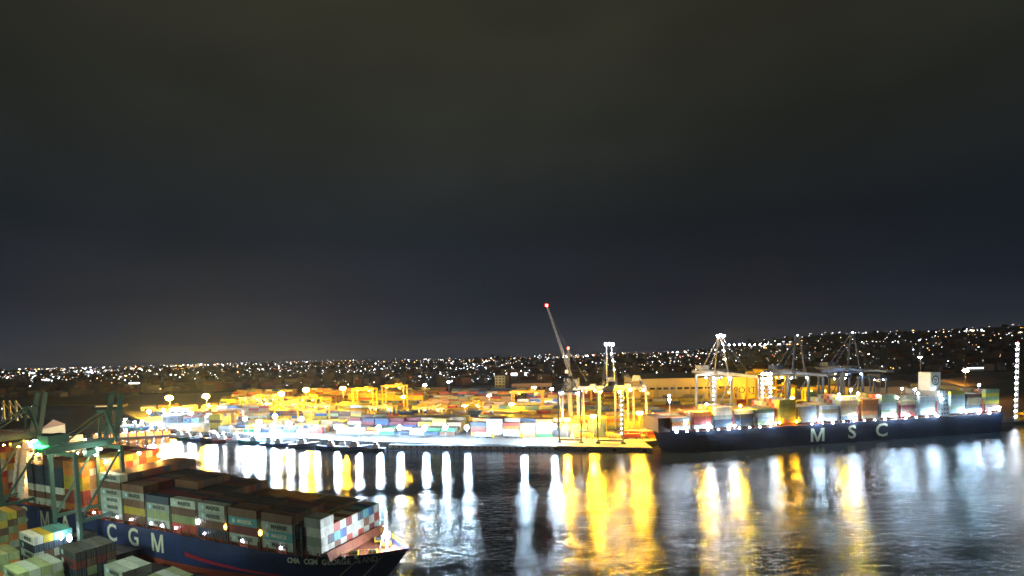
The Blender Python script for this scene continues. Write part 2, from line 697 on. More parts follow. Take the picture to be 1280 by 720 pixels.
def star_emblem():
    if 'star' in TXT:
        return TXT['star']
    mb = MB().use(mat("emblem_blue", (0.25, 0.6, 0.75), 0.5))
    mb.box((0, 0, 0.012), (1.5, 1.5, 0.02))
    mb.use(M_LETTER)
    pts = []
    for i in range(14):
        a = math.pi * i / 7 + math.pi / 2
        rr = 0.66 if i % 2 == 0 else 0.3
        pts.append((math.cos(a) * rr, math.sin(a) * rr, 0.035))
    mb.raw(pts, [tuple(range(14))])
    TXT['star'] = mb.mesh("emblem")
    return TXT['star']


def container(loc, rz, col, label, group, L=12.19, text=None, tcol=None, side=-1, doors=0):
    """one shipping container; text goes on the long side `side`, doors on end `doors`"""
    n_cont[0] += 1
    o = link("container", container_mesh(col, L), None, loc, rz)
    tag(o, label, "container", group)
    if text:
        t = link("lettering", text_mesh(text, 1.75, tcol or M_LETTERK, 0.02, 1.0, 0.03), o, (0.9, side * (CW / 2 + 0.03), CH / 2))
        t.rotation_euler = (R(90), 0, 0 if side < 0 else R(180))
        if text == "MAERSK":
            t = link("emblem", star_emblem(), o, (-3.9 * (-side), side * (CW / 2 + 0.0), CH / 2))
            t.rotation_euler = (R(90), 0, 0 if side < 0 else R(180))
    if doors:
        for s in (-1, 1):
            link("door", DOOR[col], o, (doors * (L / 2), s * 0.57, CH / 2), 0 if doors > 0 else math.pi)
    return o


DOOR = {}
for k in CC:
    mb = MB().use(CM[k]).box((0.0, 0, 0), (0.05, 1.08, 2.3))
    mb.use(M_STEEL)
    for dy in (-0.25, 0.2):
        mb.box((0.045, dy, 0), (0.04, 0.05, 2.2))
    DOOR[k] = mb.mesh("door")

# ------------------------------------------------------------------ ship hull
def hull(L, B, sheer, rake, bow, levels, t0=0.0, t1=1.0, flare=0.82, n=26, stern_cut=0.0, pw=2.0):
    """levels: fractions of sheer height from top to bottom; returns rings port/starboard.
    local x forward (0 = stern), y athwart, z up"""
    us = [0.0] + [0.02 + (1 - (1 - i / (n - 1)) ** 1.7) * 0.98 for i in range(n)]
    rings = []
    for f in levels:
        tip = L - rake * (1 - f) ** 1.0
        bl = bow * (1.0 + 0.9 * (1 - f))
        st = stern_cut * (1 - f)
        ring = []
        for u in us:
            x = st + u * (tip - st)
            hb = B / 2
            if x > tip - bl:
                q = (x - (tip - bl)) / bl
                p = pw + (1 - f) * -0.5
                hb = B / 2 * max(0.0, 1 - q ** max(p, 1.4))
            ring.append((x, hb, sheer(x / L) * f if f >= 0 else f * 3))
        rings.append(ring)
    return rings


def hull_part(rings, i0, i1, m, name, root, cap=None):
    mb = MB().use(m)
    for s in (-1, 1):
        vs, fs = [], []
        n = len(rings[0])
        for k in range(i0, i1 + 1):
            vs += [(x, s * y, z) for x, y, z in rings[k]]
        for k in range(i1 - i0):
            for i in range(n - 1):
                a, b_, c, d = k * n + i, k * n + i + 1, (k + 1) * n + i + 1, (k + 1) * n + i
                fs.append((a, b_, c, d) if s > 0 else (d, c, b_, a))
        mb.raw(vs, fs)
    # transom
    vs = []
    for k in range(i0, i1 + 1):
        x, y, z = rings[k][0]
        vs += [(x, y, z), (x, -y, z)]
    mb.raw(vs, [(2 * k, 2 * k + 2, 2 * k + 3, 2 * k + 1) for k in range(i1 - i0)])
    return mb.build(name, root)


# =================================================================== NEAR SHIP (blue hull)
NSL = 330.0
NSB = 28.0
# local frame: x towards bow; the tip is at along=+28, perp 14
tip = N0 + DN * 27.0 + NN * (NSB / 2)
so = tip - DN * NSL
ship = thing("container_ship", "dark blue container ship moored at the near quay with white letters on its hull", "ship", (so.x, so.y, 0), RN)


def lx(along):
    return NSL - 27.0 + along


sh_near = lambda t: ZD + (1.6 * max(0, (t - 0.93) / 0.07) ** 1.5)
rg = hull(NSL, NSB, sh_near, 13, 44, [1.0, 0.86, 0.7, 0.5, 0.3, 0.0, -0.6], pw=2.3)
hull_part(rg, 0, 4, M_HULLB, "hull", ship)
hull_part(rg, 4, 6, M_BOOT, "boot_top", ship)
mb = MB().use(M_DECK)
rr = [(x, y - 0.25, z - (1.1 if x > lx(7) else 0.05)) for x, y, z in rg[0]]
n = len(rr)
vs = [(x, max(y, 0), z) for x, y, z in rr] + [(x, -max(y, 0), z) for x, y, z in rr]
mb.raw(vs, [(i, i + n, i + 1 + n, i + 1) for i in range(n - 1)])
mb.build("deck", ship)


def near_al(px, z=9.0, off=0.0):
    lo, hi = -300, 40
    for _ in range(40):
        mid = (lo + hi) / 2
        p = CAM_M.inverted() @ (N0 + DN * mid + NN * off + V((0, 0, z)))
        if 640 + 640 * p.x / -p.z + 0 < px:
            lo = mid
        else:
            hi = mid
    return mid


# hull lettering on the camera side (-y)
for ch, al in (("C", near_al(30)), ("M", near_al(56)), ("A", near_al(82)), ("C", near_al(140)), ("G", near_al(167)), ("M", near_al(197))):
    t = link("lettering", text_mesh(ch, 8.6, M_LETTER, 0.03, 1.0, 0.14), ship, (lx(al) - 0, -(NSB / 2 + 0.03), 9.35))
    t.rotation_euler = (R(90), 0, 0)


def hull_y(x, f, B=NSB, L=NSL, rake=13, bow=44, pw=2.3):
    tipx = L - rake * (1 - f)
    bl = bow * (1 + 0.9 * (1 - f))
    if x <= tipx - bl:
        return B / 2
    q = (x - (tipx - bl)) / bl
    return B / 2 * max(0, 1 - q ** max(pw - 0.5 * (1 - f), 1.4))


# ship's name and the red stripe follow the curve of the bow
def wrap_text(body, size, x0, zfrac, root, m, pitch):
    for i, ch in enumerate(body):
        if ch == ' ':
            continue
        x = x0 + i * pitch
        y = hull_y(x, min(1.0, zfrac + size * 0.42 / ZD))
        dy = hull_y(x + 0.5, zfrac) - hull_y(x - 0.5, zfrac)
        a = math.atan2(-dy, 1.0)
        zz = sh_near(x / NSL) * zfrac
        t = link("lettering", text_mesh(ch, size, m, 0.03, 0.95, 0.05), root, (x, -(y + 0.16), zz))
        t.rotation_euler = (R(90), 0, a)


wrap_text("CMA CGM GEORGE SAND", 2.2, lx(-5.5), 0.875, ship, M_LETTER, 1.34)
mb = MB().use(M_SWOOSH)
vs, fs = [], []
for i in range(15):
    x = lx(near_al(231) + i * 3.4)
    zc = 7.6 - i * 0.26
    hw = 0.65 * (1 - i / 14) + 0.05
    fz = zc / ZD
    y = hull_y(x, fz) + 0.12
    vs += [(x, -y, zc + hw), (x, -y, zc - hw)]
fs = [(2 * i, 2 * i + 1, 2 * i + 3, 2 * i + 2) for i in range(14)]
mb.raw(vs, fs)
mb.build("red_stripe", ship)

# forecastle gear
mb = MB().use(M_DECK)
fz = ZD
mb.raw([(lx(8.5), -12.5, fz), (lx(8.5), 12.5, fz), (lx(9.4), 12.5, fz), (lx(9.4), -12.5, fz),
        (lx(7.8), -12.5, fz + 2.2), (lx(7.8), 12.5, fz + 2.2), (lx(8.2), 12.5, fz + 2.2), (lx(8.2), -12.5, fz + 2.2)],
       [(0, 1, 2, 3), (7, 6, 5, 4), (0, 4, 5, 1), (1, 5, 6, 2), (2, 6, 7, 3), (3, 7, 4, 0)])
mb.build("breakwater", ship)
for (dx, dy) in ((12.5, -6.5), (12.5, 4.5), (17, -3.8), (16.5, 3.2)):
    q = MB().use(M_YEL).box((0, 0, 0.5), (2.4, 1.5, 0.4))
    q.box((-1.1, 0, 0.9), (0.25, 1.4, 1.4)).box((1.1, 0, 0.9), (0.25, 1.4, 1.4))
    q.use(M_DSTEEL).tube((-1.0, 0, 1.1), (1.0, 0, 1.1), 0.55)
    q.build("winch", ship, (lx(dx), dy, fz - 0.4), 0.5)
for i in range(10):
    x = lx(9.5 + i * 1.7)
    for s in (-1, 1):
        y = hull_y(x, 1.0) - 0.35
        if y < 0.4:
            continue
        q = MB().use(M_YEL).tube((0, 0, 0), (0, 0, 1.5), 0.09, n=5)
        x2 = x + 1.7
        y2 = max(0, hull_y(x2, 1.0) - 0.35)
        for hz in (0.7, 1.5):
            q.tube((0, 0, hz), (1.7, s * (y2 - y), hz), 0.07, n=5)
        q.build("rail_section", ship, (x, s * y, fz + 0.5))
for (dx, dy) in ((11, -9), (14, -7.5), (11, 8), (14, 7), (20, -2), (20, 2)):
    q = MB().use(M_WHITE)
    q.tube((-0.35, 0, 0), (-0.35, 0, 1.0), 0.25).tube((0.35, 0, 0), (0.35, 0, 1.0), 0.25)
    q.build("bollard", ship, (lx(dx), dy, fz - 0.6))
q = MB().use(M_WHITE).tube((0, 0, 0), (0, 0, 11), 0.42, 0.22).tube((0, -1.6, 7.6), (0, 1.6, 7.6), 0.12)
q.beam((-2.6, 0, 0), (0, 0, 6.5), 0.28)
q.build("foremast", ship, (lx(18.5), 0.5, fz - 0.4))
MB().use(L_BOW).ball((0, 0, 0), 0.95).build("mast_lamp", ship, (lx(18.9), 0.2, fz + 4.2))
MB().use(L_GREEN).ball((0, 0, 0), 0.35).build("signal_lamp", ship, (lx(18.5), 0.5, fz + 10.9))

for a_, b_ in (((lx(16), -9.5, ZD), (lx(-6), -44, -9)), ((lx(21), -4.5, ZD), (lx(6), -52, -9))):
    pts_ = [V(a_).lerp(V(b_), i / 8) - V((0, 0, 5 * (i / 8) * (1 - i / 8))) for i in range(9)]
    q = MB().use(M_WALLG)
    for i in range(8):
        q.tube(pts_[i], pts_[i + 1], 0.11, n=5)
    q.build("mooring_rope", ship)

# deck edge: passage way stanchions, lamps and hatch coaming
for i in range(62):
    al = -232 + i * 3.9
    if al > 6:
        break
    if i > 8:
        MB().use(M_BOOT).box((0, 0, 0), (0.35, 0.4, 2.2)).build("stanchion", ship, (lx(al), -NSB / 2 + 0.5, ZD + 1.1))
for al in (-101, -95, -87, -79, -68, -62, -55, -41, -24, -8):
    MB().use(L_DECK).ball((0, 0, 0), 0.34).build("deck_lamp", ship, (lx(al), -NSB / 2 + 0.3, ZD + 1.9))
for al, mm in ((-31.0, L_ORANGE), (-16.2, L_ORANGE), (-44, L_WHITE)):
    MB().use(mat("lamp_bay" + mm.name, (.8, .8, .8), emit=22 if mm is L_ORANGE else 60, ecol=(1, 0.35, 0.04) if mm is L_ORANGE else WHITE)).ball((0, 0, 0), 0.6, 1.6).build("bay_lamp", ship, (lx(al), -NSB / 2 + 0.4, ZD + 5.2))
MB().use(M_DECK).box((lx(-118), 0, ZD + 0.54), (224, NSB - 3, 1.08)).build("hatch_coaming", ship)

# bays on the near ship, from the bow aft: (along position of bay front, length, rows, tiers, side colours from bottom up)
ZB = ZD + 1.1
PITCH = 14.3
bays = [
    (6.9, 6.06, 10, 4, ['white', 'grey', 'white', 'grey']),
    (-3.3, 12.19, 11, 4, ['grey', 'turquoise', 'grey', 'brown']),
    (-17.5, 12.19, 11, 4, ['grey', 'maroon', 'turquoise', 'brown']),
    (-31.4, 12.19, 11, 4, ['navy', 'brown', 'grey', 'grey']),
    (-45.0, 12.19, 11, 4, ['red', 'olive', 'brown', 'grey']),
    (-58.2, 12.19, 11, 4, ['grey', 'olive', 'grey', 'navy']),
    (-71.2, 12.19, 11, 5, ['brown', 'yellow', 'brown', 'grey', 'brown']),
    (-84.2, 12.19, 11, 6, ['grey', 'grey', 'grey', 'grey', 'brown', 'grey']),
]
front_cols = ['grey', 'grey', 'red', 'grey', 'blue', 'grey', 'red', 'grey', 'navy', 'grey', 'brown', 'grey', 'maroon', 'turquoise']
top_dark = ['charcoal', 'brown', 'navy', 'charcoal', 'maroon', 'brown', 'charcoal', 'maroon']
lettered = {(1, 0), (1, 1), (1, 2), (2, 0), (2, 2), (3, 2), (3, 3), (4, 3), (5, 0), (5, 2), (6, 3), (7, 0), (7, 1), (7, 2), (7, 3), (7, 5), (0, 0), (0, 1), (0, 2), (0, 3)}
frame = lambda al, perp, z: N0 + DN * al + NN * perp + V((0, 0, z))
for b, (al, L, rows, tiers, sidec) in enumerate(bays):
    up = 1 if b >= 5 else 0
    for r in range(rows):
        nt_ = tiers
        if b == 0 and r >= 2:
            nt_ = 3
        if b in (1, 2, 3) and r >= 5:
            nt_ = 3
        if b in (5, 6) and r >= 4:
            nt_ = 5 if r < 9 else 4
        off = 0.35 + (r + 0.5) * 2.5 + (0 if b else 0.6)
        for k in range(nt_):
            p = frame(al - L / 2, off, ZB + k * CH)
            if r == 0:
                c = sidec[min(k, len(sidec) - 1)]
                nb = ORD[b]
                lab = f"{c} container {ORD[k]} tier up, {nb} bay from the bow, blue ship's quay side"
                tx = "MAERSK" if (b, k) in lettered and L > 7 else None
                tc_ = M_LETTER if c == 'turquoise' else M_LETTERK
                container(p, RN, c, lab, "containers along the near side of the blue ship", L, tx, tc_, -1, 1 if b < 2 else 0)
            elif b == 0 or (b == 1 and k == nt_ - 1 and r < 11):
                c = front_cols[(r * 5 + k * 3 + b) % 14] if (b == 0 and k < nt_) else top_dark[(r * 3) % 8]
                where = "blue ship's front stack" if b == 0 else "blue ship's second bay"
                lab = f"{c} container in the {ORD[r]} row across, {ORD[k]} tier up, {where}"
                container(p, RN, c, lab, "containers stacked towards the bow of the blue ship", L, doors=1 if b == 0 else 0)
            elif k == nt_ - 1 and b in (2, 3, 4, 5, 6) and r < 8:
                c = top_dark[(r * 3 + b * 5) % 8]
                lab = f"{c} container on the top tier, {ORD[r]} row across, {ORD[b]} bay from the bow"
                container(p, RN, c, lab, "top containers of the blue ship's bays", L)
            else:
                stk_box(p, RN, top_dark[(r * 3 + k + b * 5) % 8], L)
    # lashing bridge behind the bay
    q = MB().use(M_DSTEEL)
    for yy in (0.3, NSB * 0.33, NSB * 0.66, NSB - 0.8):
        q.box((0, yy, 4.5), (0.5, 0.5, 9.0))
    for zz in (4.4, 8.8):
        q.box((0, NSB / 2, zz), (0.9, NSB - 0.8, 0.25))
    q.build("lashing_bridge", ship, (lx(al + 0.9 if b else al - L - 0.7), -NSB / 2 + 0.2, ZD))

# aft block: its end facing the bow is lit orange by work lamps
ends = ['orange', 'tan', 'grey', 'orange', 'yellow', 'red', 'white', 'tan', 'orange', 'yellow', 'red']
for bb, al in enumerate((-107.5, -120.8, -134.1)):
    for r in range(11):
        for k in range(7 if bb < 2 else 6):
            p = frame(al - 6.1, 0.35 + (r + 0.5) * 2.5, ZB + k * CH)
            c = ends[(r * 3 + k * 5) % 11]
            if bb == 0 and (k >= 3 or r < 5):
                lab = f"{c} container end, {ORD[k]} tier up, {ORD[r]} row across, orange-lit stack amidships"
                container(p, RN, c, lab, "orange-lit container ends amidships", doors=1)
            elif r == 0:
                c = ['grey', 'brown', 'white', 'navy', 'navy', 'navy', 'brown'][k]
                lab = f"{c} container, {ORD[k]} tier up, side of the {['orange-lit block', 'block behind it', 'block under the teal crane'][bb]}"
                container(p, RN, c, lab, "containers along the near side of the blue ship")
            else:
                stk_box(p, RN, ['brown', 'charcoal', 'navy', 'maroon'][(r + k) % 4])
for al in (-168, -182, -196, -210, -224, -238):
    for r in range(11):
        for k in range(8):
            stk_box(frame(al - 6.1, 0.35 + (r + 0.5) * 2.5, ZB + k * CH), RN, ends[(r * 3 + k * 7) % 11])
# deckhouse in the gap aft
q = MB().use(M_WHITE)
for k in range(8):
    q.box((0, 0, 1.5 + k * 3), (10 - 0.2 * k, 25 - (0.8 * k), 2.9))
q.build("deckhouse", ship, (lx(-158), 0, ZD))
for k in range(7):
    for j in range(-4, 5):
        MB().use(M_GLASSD).box((0, 0, 0), (0.12, 1.2, 1.0)).build("window", ship, (lx(-152.8), j * 2.2, ZD + 2 + k * 3))
for dy, zz in ((-8, 19), (2, 19), (9, 22), (-11, 9)):
    MB().use(lampmat("lamp_work", (1.0, 0.5, 0.14), 260)).ball((0, 0, 0), 0.5).build("work_lamp", ship, (lx(-150.9), dy, ZD + zz))
for al, pr, zz in ((-101.0, 5, 19.5), (-100, 16, 20.5), (-101.0, 24, 18)):
    pl = frame(al, pr, 0)
    MB().use(lampmat("lamp_work_gap", (1.0, 0.42, 0.08), 800)).ball((0, 0, 0), 0.55).use(M_DSTEEL).tube((0, 0, -zz + ZB + 1 - ZD * 0), (0, 0, -0.5), 0.1).build(
        "work_lamp", ship, (lx(al), pr - NSB / 2, ZD + zz))

# =================================================================== NEAR YARD
YR = math.atan2(0.52, -0.854) + math.pi     # long axis of the stacks on the near quay
YA = V((math.cos(YR), math.sin(YR), 0))
YN = V((-YA.y, YA.x, 0))


def yard_block(px, py, cols, tiers, bays_, cset, where, letter=False, zb=3.5, L=12.19, toph=None):
    """near corner of the block shows at (px, py) on the ground"""
    base = G(px, py, zb)
    for b in range(bays_):
        for r in range(cols):
            for k in range(tiers):
                p = base - YA * (L / 2 + b * (L + 0.6)) + YN * (r + 0.5) * 2.55 + V((0, 0, k * CH))
                c = cset[(r * 3 + k * 5 + b * 2) % len(cset)]
                if k == tiers - 1 and toph:
                    c = toph[(r + b) % len(toph)]
                if b > 0 and r > 0 and k < tiers - 1:
                    stk_box(p, YR, c, L)
                    continue
                lab = f"{c} container, {ORD[k]} tier up, {ORD[r]} across{'' if b == 0 else ', ' + ORD[b] + ' one back'}, {where}"
                container(p, YR, c, lab, "containers stacked on the near quay", L,
                          "MAERSK" if (letter and r == 0 and b == 0) else None, M_LETTERK, -1, 1 if b == 0 else 0)


yard_block(44, 712, 4, 4, 1, ['charcoal', 'navy', 'brown', 'blue', 'navy', 'grey'], "white-topped block", True, toph=['white', 'yellow', 'turquoise', 'turquoise'])
yard_block(97, 735, 4, 4, 1, ['charcoal', 'brown', 'olive', 'charcoal', 'maroon', 'navy'], "brown block below the letters", True)
yard_block(-12, 692, 4, 5, 1, ['olive', 'tan', 'yellow', 'orange', 'turquoise', 'brown', 'grey', 'olive'], "mottled quay block", False)
yard_block(24, 752, 4, 3, 1, ['olive', 'grey', 'olive', 'grey'], "low pale olive block", True)
yard_block(-30, 735, 4, 3, 1, ['olive', 'yellow', 'orange', 'olive'], "yellowish corner block", True)
yard_block(154, 738, 3, 2, 1, ['grey', 'olive', 'grey'], "pale grey pair", True)
yard_block(208, 742, 3, 1, 1, ['olive', 'grey'], "single tier by the ship", False)
yard_block(96, 690, 3, 2, 1, ['tan', 'brown', 'charcoal'], "low tan stack", False)
yard_block(146, 704, 3, 1, 1, ['charcoal', 'grey', 'brown'], "dark low row by the quay edge", False)

# =================================================================== CRANES
def sts_crane(loc, rz, label, m, w=16, g=22, hgt=38, boom=42, up=False, back=14, apex=22, leg=1.3, group="ship-to-shore gantry cranes", house=None,
              lampm=None, lamp_r=0.5, stair=True, stair_m=None, tiplamp=True, portal=11, head=None):
    """local x along the quay, -y to the water, origin between the waterside legs"""
    root = thing("gantry_crane", label, "crane", loc, rz, group)
    hw = w / 2
    for x in (-hw, hw):
        for y in (0, g):
            MB().use(m).beam((0, 0, 1.2), (0, 0, hgt), leg, leg).use(M_DSTEEL).box((0, 0, 0.6), (leg * 3.2, leg, 1.2)).build("leg", root, (x, y, 0))
    for y in (0, g):
        MB().use(m).box((0, 0, 0), (w - leg, leg * 0.9, leg * 1.1)).build("sill_beam", root, (0, y, 2.2))
        MB().use(m).box((0, 0, 0), (w - leg, leg * 0.9, leg * 1.3)).build("cross_beam", root, (0, y, hgt - 0.8))
    for x in (-hw, hw):
        MB().use(m).box((0, 0, 0), (leg * 0.9, g - leg, leg * 1.2)).build("portal_beam", root, (x, g / 2, portal))
        MB().use(m).tube((0, g * 0.05, hgt - 2), (0, g * 0.95, portal + 1), 0.38, n=6).build("brace", root, (x, 0, 0))
    for x in (-3, 3):
        MB().use(m).box((0, g / 2 + back / 2, 0), (1.1, g + back, 1.9)).build("girder", root, (x, 0, hgt + 1.2))
    # boom
    bo = link("boom", None, root, (0, -0.8, hgt + 1.2))
    bm_ = MB().use(m)
    for x in (-3, 3):
        bm_.box((x, -boom / 2, 0), (0.9, boom, 1.5))
    nb = int(boom / 5)
    for i in range(nb + 1):
        bm_.box((0, -i * boom / nb if i else -0.4, 0.3), (5.1, 0.5, 0.6))
    bo.data = None
    bpy.data.objects.remove(bo)
    bo = bm_.build("boom", root, (0, -0.8, hgt + 1.2))
    if up:
        bo.rotation_euler = (R(-80), 0, 0)
    # ladder and walkway on the landside leg
    q = MB().use(M_STEEL)
    for i in range(int(hgt / 2.2)):
        q.box((0, 0.0, 2 + i * 2.2), (0.9, 0.12, 0.12))
    for dx in (-0.45, 0.45):
        q.box((dx, 0, hgt / 2), (0.1, 0.1, hgt - 3))
    q.build("ladder", root, (-hw, g + leg * 0.75, 0))
    q = MB().use(M_STEEL)
    for yy in (-4.1, 4.1):
        q.box((yy, g / 2, hgt + 2.6), (0.7, g + 4, 0.12))
        for hz in (3.2, 3.7):
            q.box((yy + (0.35 if yy > 0 else -0.35), g / 2, hgt + hz), (0.08, g + 4, 0.08))
        for i in range(10):
            q.box((yy + (0.35 if yy > 0 else -0.35), i * g / 9, hgt + 3.2), (0.08, 0.08, 1.1))
    q.build("walkway", root)
    # A-frame
    for x in (-3, 3):
        MB().use(m).beam((x * 1.8, 0, hgt + 1), (x * 0.5, 1, hgt + apex), 0.8).build("mast_leg", root)
        MB().use(m).tube((x * 0.5, 1, hgt + apex), (x, g + 2, hgt + 2), 0.3, n=6).build("backstay", root)
        if not up:
            MB().use(m).tube((x * 0.5, 1, hgt + apex), (x, -boom * 0.62, hgt + 2), 0.16, n=5).build("forestay", root)
    MB().use(m).box((0, 1, 0), (5, 1.5, 1.2)).build("mast_head", root, (0, 0, hgt + apex))
    MB().use(house or m).box((0, 0, 0), (6.4, min(9, g * 0.42), 3.2)).build("machinery_house", root, (0, g + back * 0.35, hgt + 4.6))
    cab = MB().use(m).box((0, 0, 0), (2.2, 2.8, 2.2)).build("cab", root, (2.4, g * 0.35, hgt - 2.4))
    MB().use(M_GLASSD).box((0, 0, 0), (2.2, 0.1, 1.6)).build("window", cab, (0, -1.54, 0))
    lm = lampm or L_WHITE
    for i in range(4):
        MB().use(lm).ball((0, 0, 0), lamp_r, 0.7).build("floodlight", root, ((-hw + 2.0) if i % 2 else hw - 2.0, -0.4 if i < 2 else g * 0.5, hgt - 2.4))
    if tiplamp:
        if up:
            MB().use(L_RED).ball((0, 0, 0), 0.75).build("warning_lamp", root, (0, -0.8 - boom * math.cos(R(80)) , hgt + 2.6 + boom * math.sin(R(80))))
        else:
            MB().use(L_DIM).ball((0, 0, 0), 0.5).build("warning_lamp", root, (0, 1, hgt + apex + 1.2))
    if head:
        for x, z in ((-2.4, 1.2), (0.2, 1.6), (2.6, 1.0), (1.5, -5), (2.4, -10), (3.2, -16)):
            MB().use(head).ball((0, 0, 0), 0.8 if z > 0 else 0.45).build("head_lamp", root, (x, 0.4, hgt + apex + z))
    if stair:
        q = MB().use(M_STEEL)
        nf = int(hgt / 3.4)
        for i in range(nf):
            s = 1 if i % 2 else -1
            q.beam((s * 1.0, 0, 2 + i * 3.4), (-s * 1.0, 0, 5.0 + i * 3.4), 0.7, 0.2)
            q.box((0, 0, 1.9 + i * 3.4), (3.0, 1.2, 0.15))
        for x in (-1.6, 1.6):
            q.box((x, 0, hgt / 2), (0.2, 0.2, hgt - 1))
        q.build("stair_tower", root, (hw - 1.5, g + 1.6, 0))
        for i in range(nf):
            MB().use(stair_m or L_DIM).ball((0, 0, 0), 0.42).build("stair_lamp", root, (hw - 1.5, g + 0.7, 3.4 + i * 3.4))
    return root


QY = V((-DIRQ.y, DIRQ.x, 0))
# two cranes beside the bow
c1 = G(712, 555, Q_Z) + QY * 4
c2 = G(763, 556, Q_Z) + QY * 4
sts_crane(c1, RQ, "low grey gantry crane beside the slender dark jib crane", M_DSTEEL, w=15.5, g=22, hgt=37, boom=9, apex=9, lampm=L_WHITE, lamp_r=0.7, stair=False, tiplamp=False, leg=1.1)
sts_crane(c2, RQ, "grey gantry crane with white lit masthead beside the far ship's bow", M_STEEL, w=17, g=22, hgt=38, boom=26, apex=29, lampm=L_SOD, lamp_r=0.9, leg=1.1, stair_m=lampmat("lamp_stair2", WHITE, 60), head=L_WHITE)
c3 = G(797, 551, Q_Z) + QY * 9
sts_crane(c3, RQ, "slim grey gantry crane closest to the bow of the far ship", M_STEEL, w=13, g=20, hgt=37, boom=10, apex=8, lampm=L_WHITE, lamp_r=0.5, leg=0.9, stair=False, tiplamp=False)
# slender harbour crane with its jib raised
hb = G(714, 541, Q_Z)
hc = thing("harbour_crane", "slender dark harbour crane with raised lattice jib and red lamp at its tip", "crane", hb, 0)
ztw = H(712, hb, 437) - Q_Z
MB().use(M_DSTEEL).box((0, 0, 1.5), (12, 10, 3)).build("undercarriage", hc)
MB().use(M_DSTEEL).beam((0, 0, 3), (-1, 0, ztw), 3.4, 3.4, 1.6).build("tower", hc)
MB().use(mat("harbour_crane_dark", (0.07, 0.075, 0.10), 0.5)).box((1, 0, 0), (11, 8, 5)).build("machinery_house", hc, (0, 0, ztw * 0.62))
MB().use(M_WHITE).box((-3, -2.5, 0), (2.2, 2.4, 2.4)).build("cab", hc, (0, 0, ztw * 0.74))
xt = (687 - 712) / 640 * hb.y
ztt = H(687, hb, 384) - Q_Z
a_, b_ = V((1, -1, ztw * 0.66)), V((xt - 1, -1, ztt))
q = MB().use(M_STEEL)
for ox in (-0.9, 0.9):
    for oy in (-0.9, 0.9):
        q.beam(a_ + V((ox, oy, 0)), b_ + V((ox * 0.5, oy * 0.5, 0)), 0.34)
for i in range(16):
    t0, t1 = i / 16, (i + 1) / 16
    k0, k1 = 1 - t0 * 0.5, 1 - t1 * 0.5
    for oy in (-0.9, 0.9):
        sg = 1 if i % 2 else -1
        q.beam(a_.lerp(b_, t0) + V((sg * 0.9 * k0, oy * k0, 0)), a_.lerp(b_, t1) + V((-sg * 0.9 * k1, oy * k1, 0)), 0.24)
q.build("jib", hc)
MB().use(M_DSTEEL).tube((-1, 0, ztw), tuple(b_), 0.13, n=5).build("hoist_cable", hc)
MB().use(M_DSTEEL).tube((-1, 0, ztw), (13, 2, ztw * 0.62), 0.2, n=5).build("stay", hc)
MB().use(L_RED).ball((0, 0, 0), 1.15).build("warning_lamp", hc, tuple(b_ + V((-0.5, 0, 1.4))))
MB().use(L_RED).ball((0, 0, 0), 0.9).build("warning_lamp", hc, (-1, 0, ztw + 1.2))
# cranes working the far ship
mk = lambda al: MS0 + DM * al + NM * (MSB + 6) + V((0, 0, Q_Z))


def along(px, z=3.0, off=MSB + 6):
    """distance along the far ship at which a point off metres behind its near side shows at column px"""
    lo, hi = -20, 330
    for _ in range(40):
        mid = (lo + hi) / 2
        p = CAM_M.inverted() @ (MS0 + DM * mid + NM * off + V((0, 0, z)))
        x = 640 + 640 * p.x / -p.z
        if x < px:
            lo = mid
        else:
            hi = mid
    return mid


sts_crane(mk(along(902)), RM, "grey gantry crane with boom out over the far ship and lamps on its masthead", M_STEEL, w=16, g=20, hgt=44, boom=44, apex=27, lamp_r=0.7, stair_m=lampmat("lamp_stair", WHITE, 45), head=L_WHITE)
sts_crane(mk(along(998)), RM, "blue gantry crane beside the yellow container stack on the far ship", M_BLUEST, w=17, g=20, hgt=42, boom=30, apex=28, lamp_r=0.6, lampm=L_WARM, stair=False)
sts_crane(mk(along(1066)), RM, "dark blue gantry crane above the letter S of the far ship", M_BLUEST, w=17, g=20, hgt=43, boom=30, apex=28, lamp_r=0.5, stair=False)
# lit stair tower between the cranes
al9 = along(956, off=MSB + 14)
rt = thing("lift_tower", "steel stair tower hung with white lamps, between the grey crane and the blue crane", "tower", MS0 + DM * al9 + NM * (MSB + 14) + V((0, 0, Q_Z)), RM)
q = MB().use(M_STEEL)
for x in (-4.5, 4.5):
    for y in (-1.5, 1.5):
        q.box((x, y, 21), (0.5, 0.5, 42))
for i in range(12):
    q.box((0, 0, 3 + i * 3.5), (9.4, 3.4, 0.25))
q.build("frame", rt)
for i in range(12):
    for x in (-3.2, 0.2, 3.4):
        if i < 9 and x == 0.2:
            continue
        MB().use(lampmat("lamp_tower", WHITE, 45)).ball((0, 0, 0), 0.75 if i < 8 else 1.0).build("lamp", rt, (x, -1.9, 4.6 + i * 3.5))
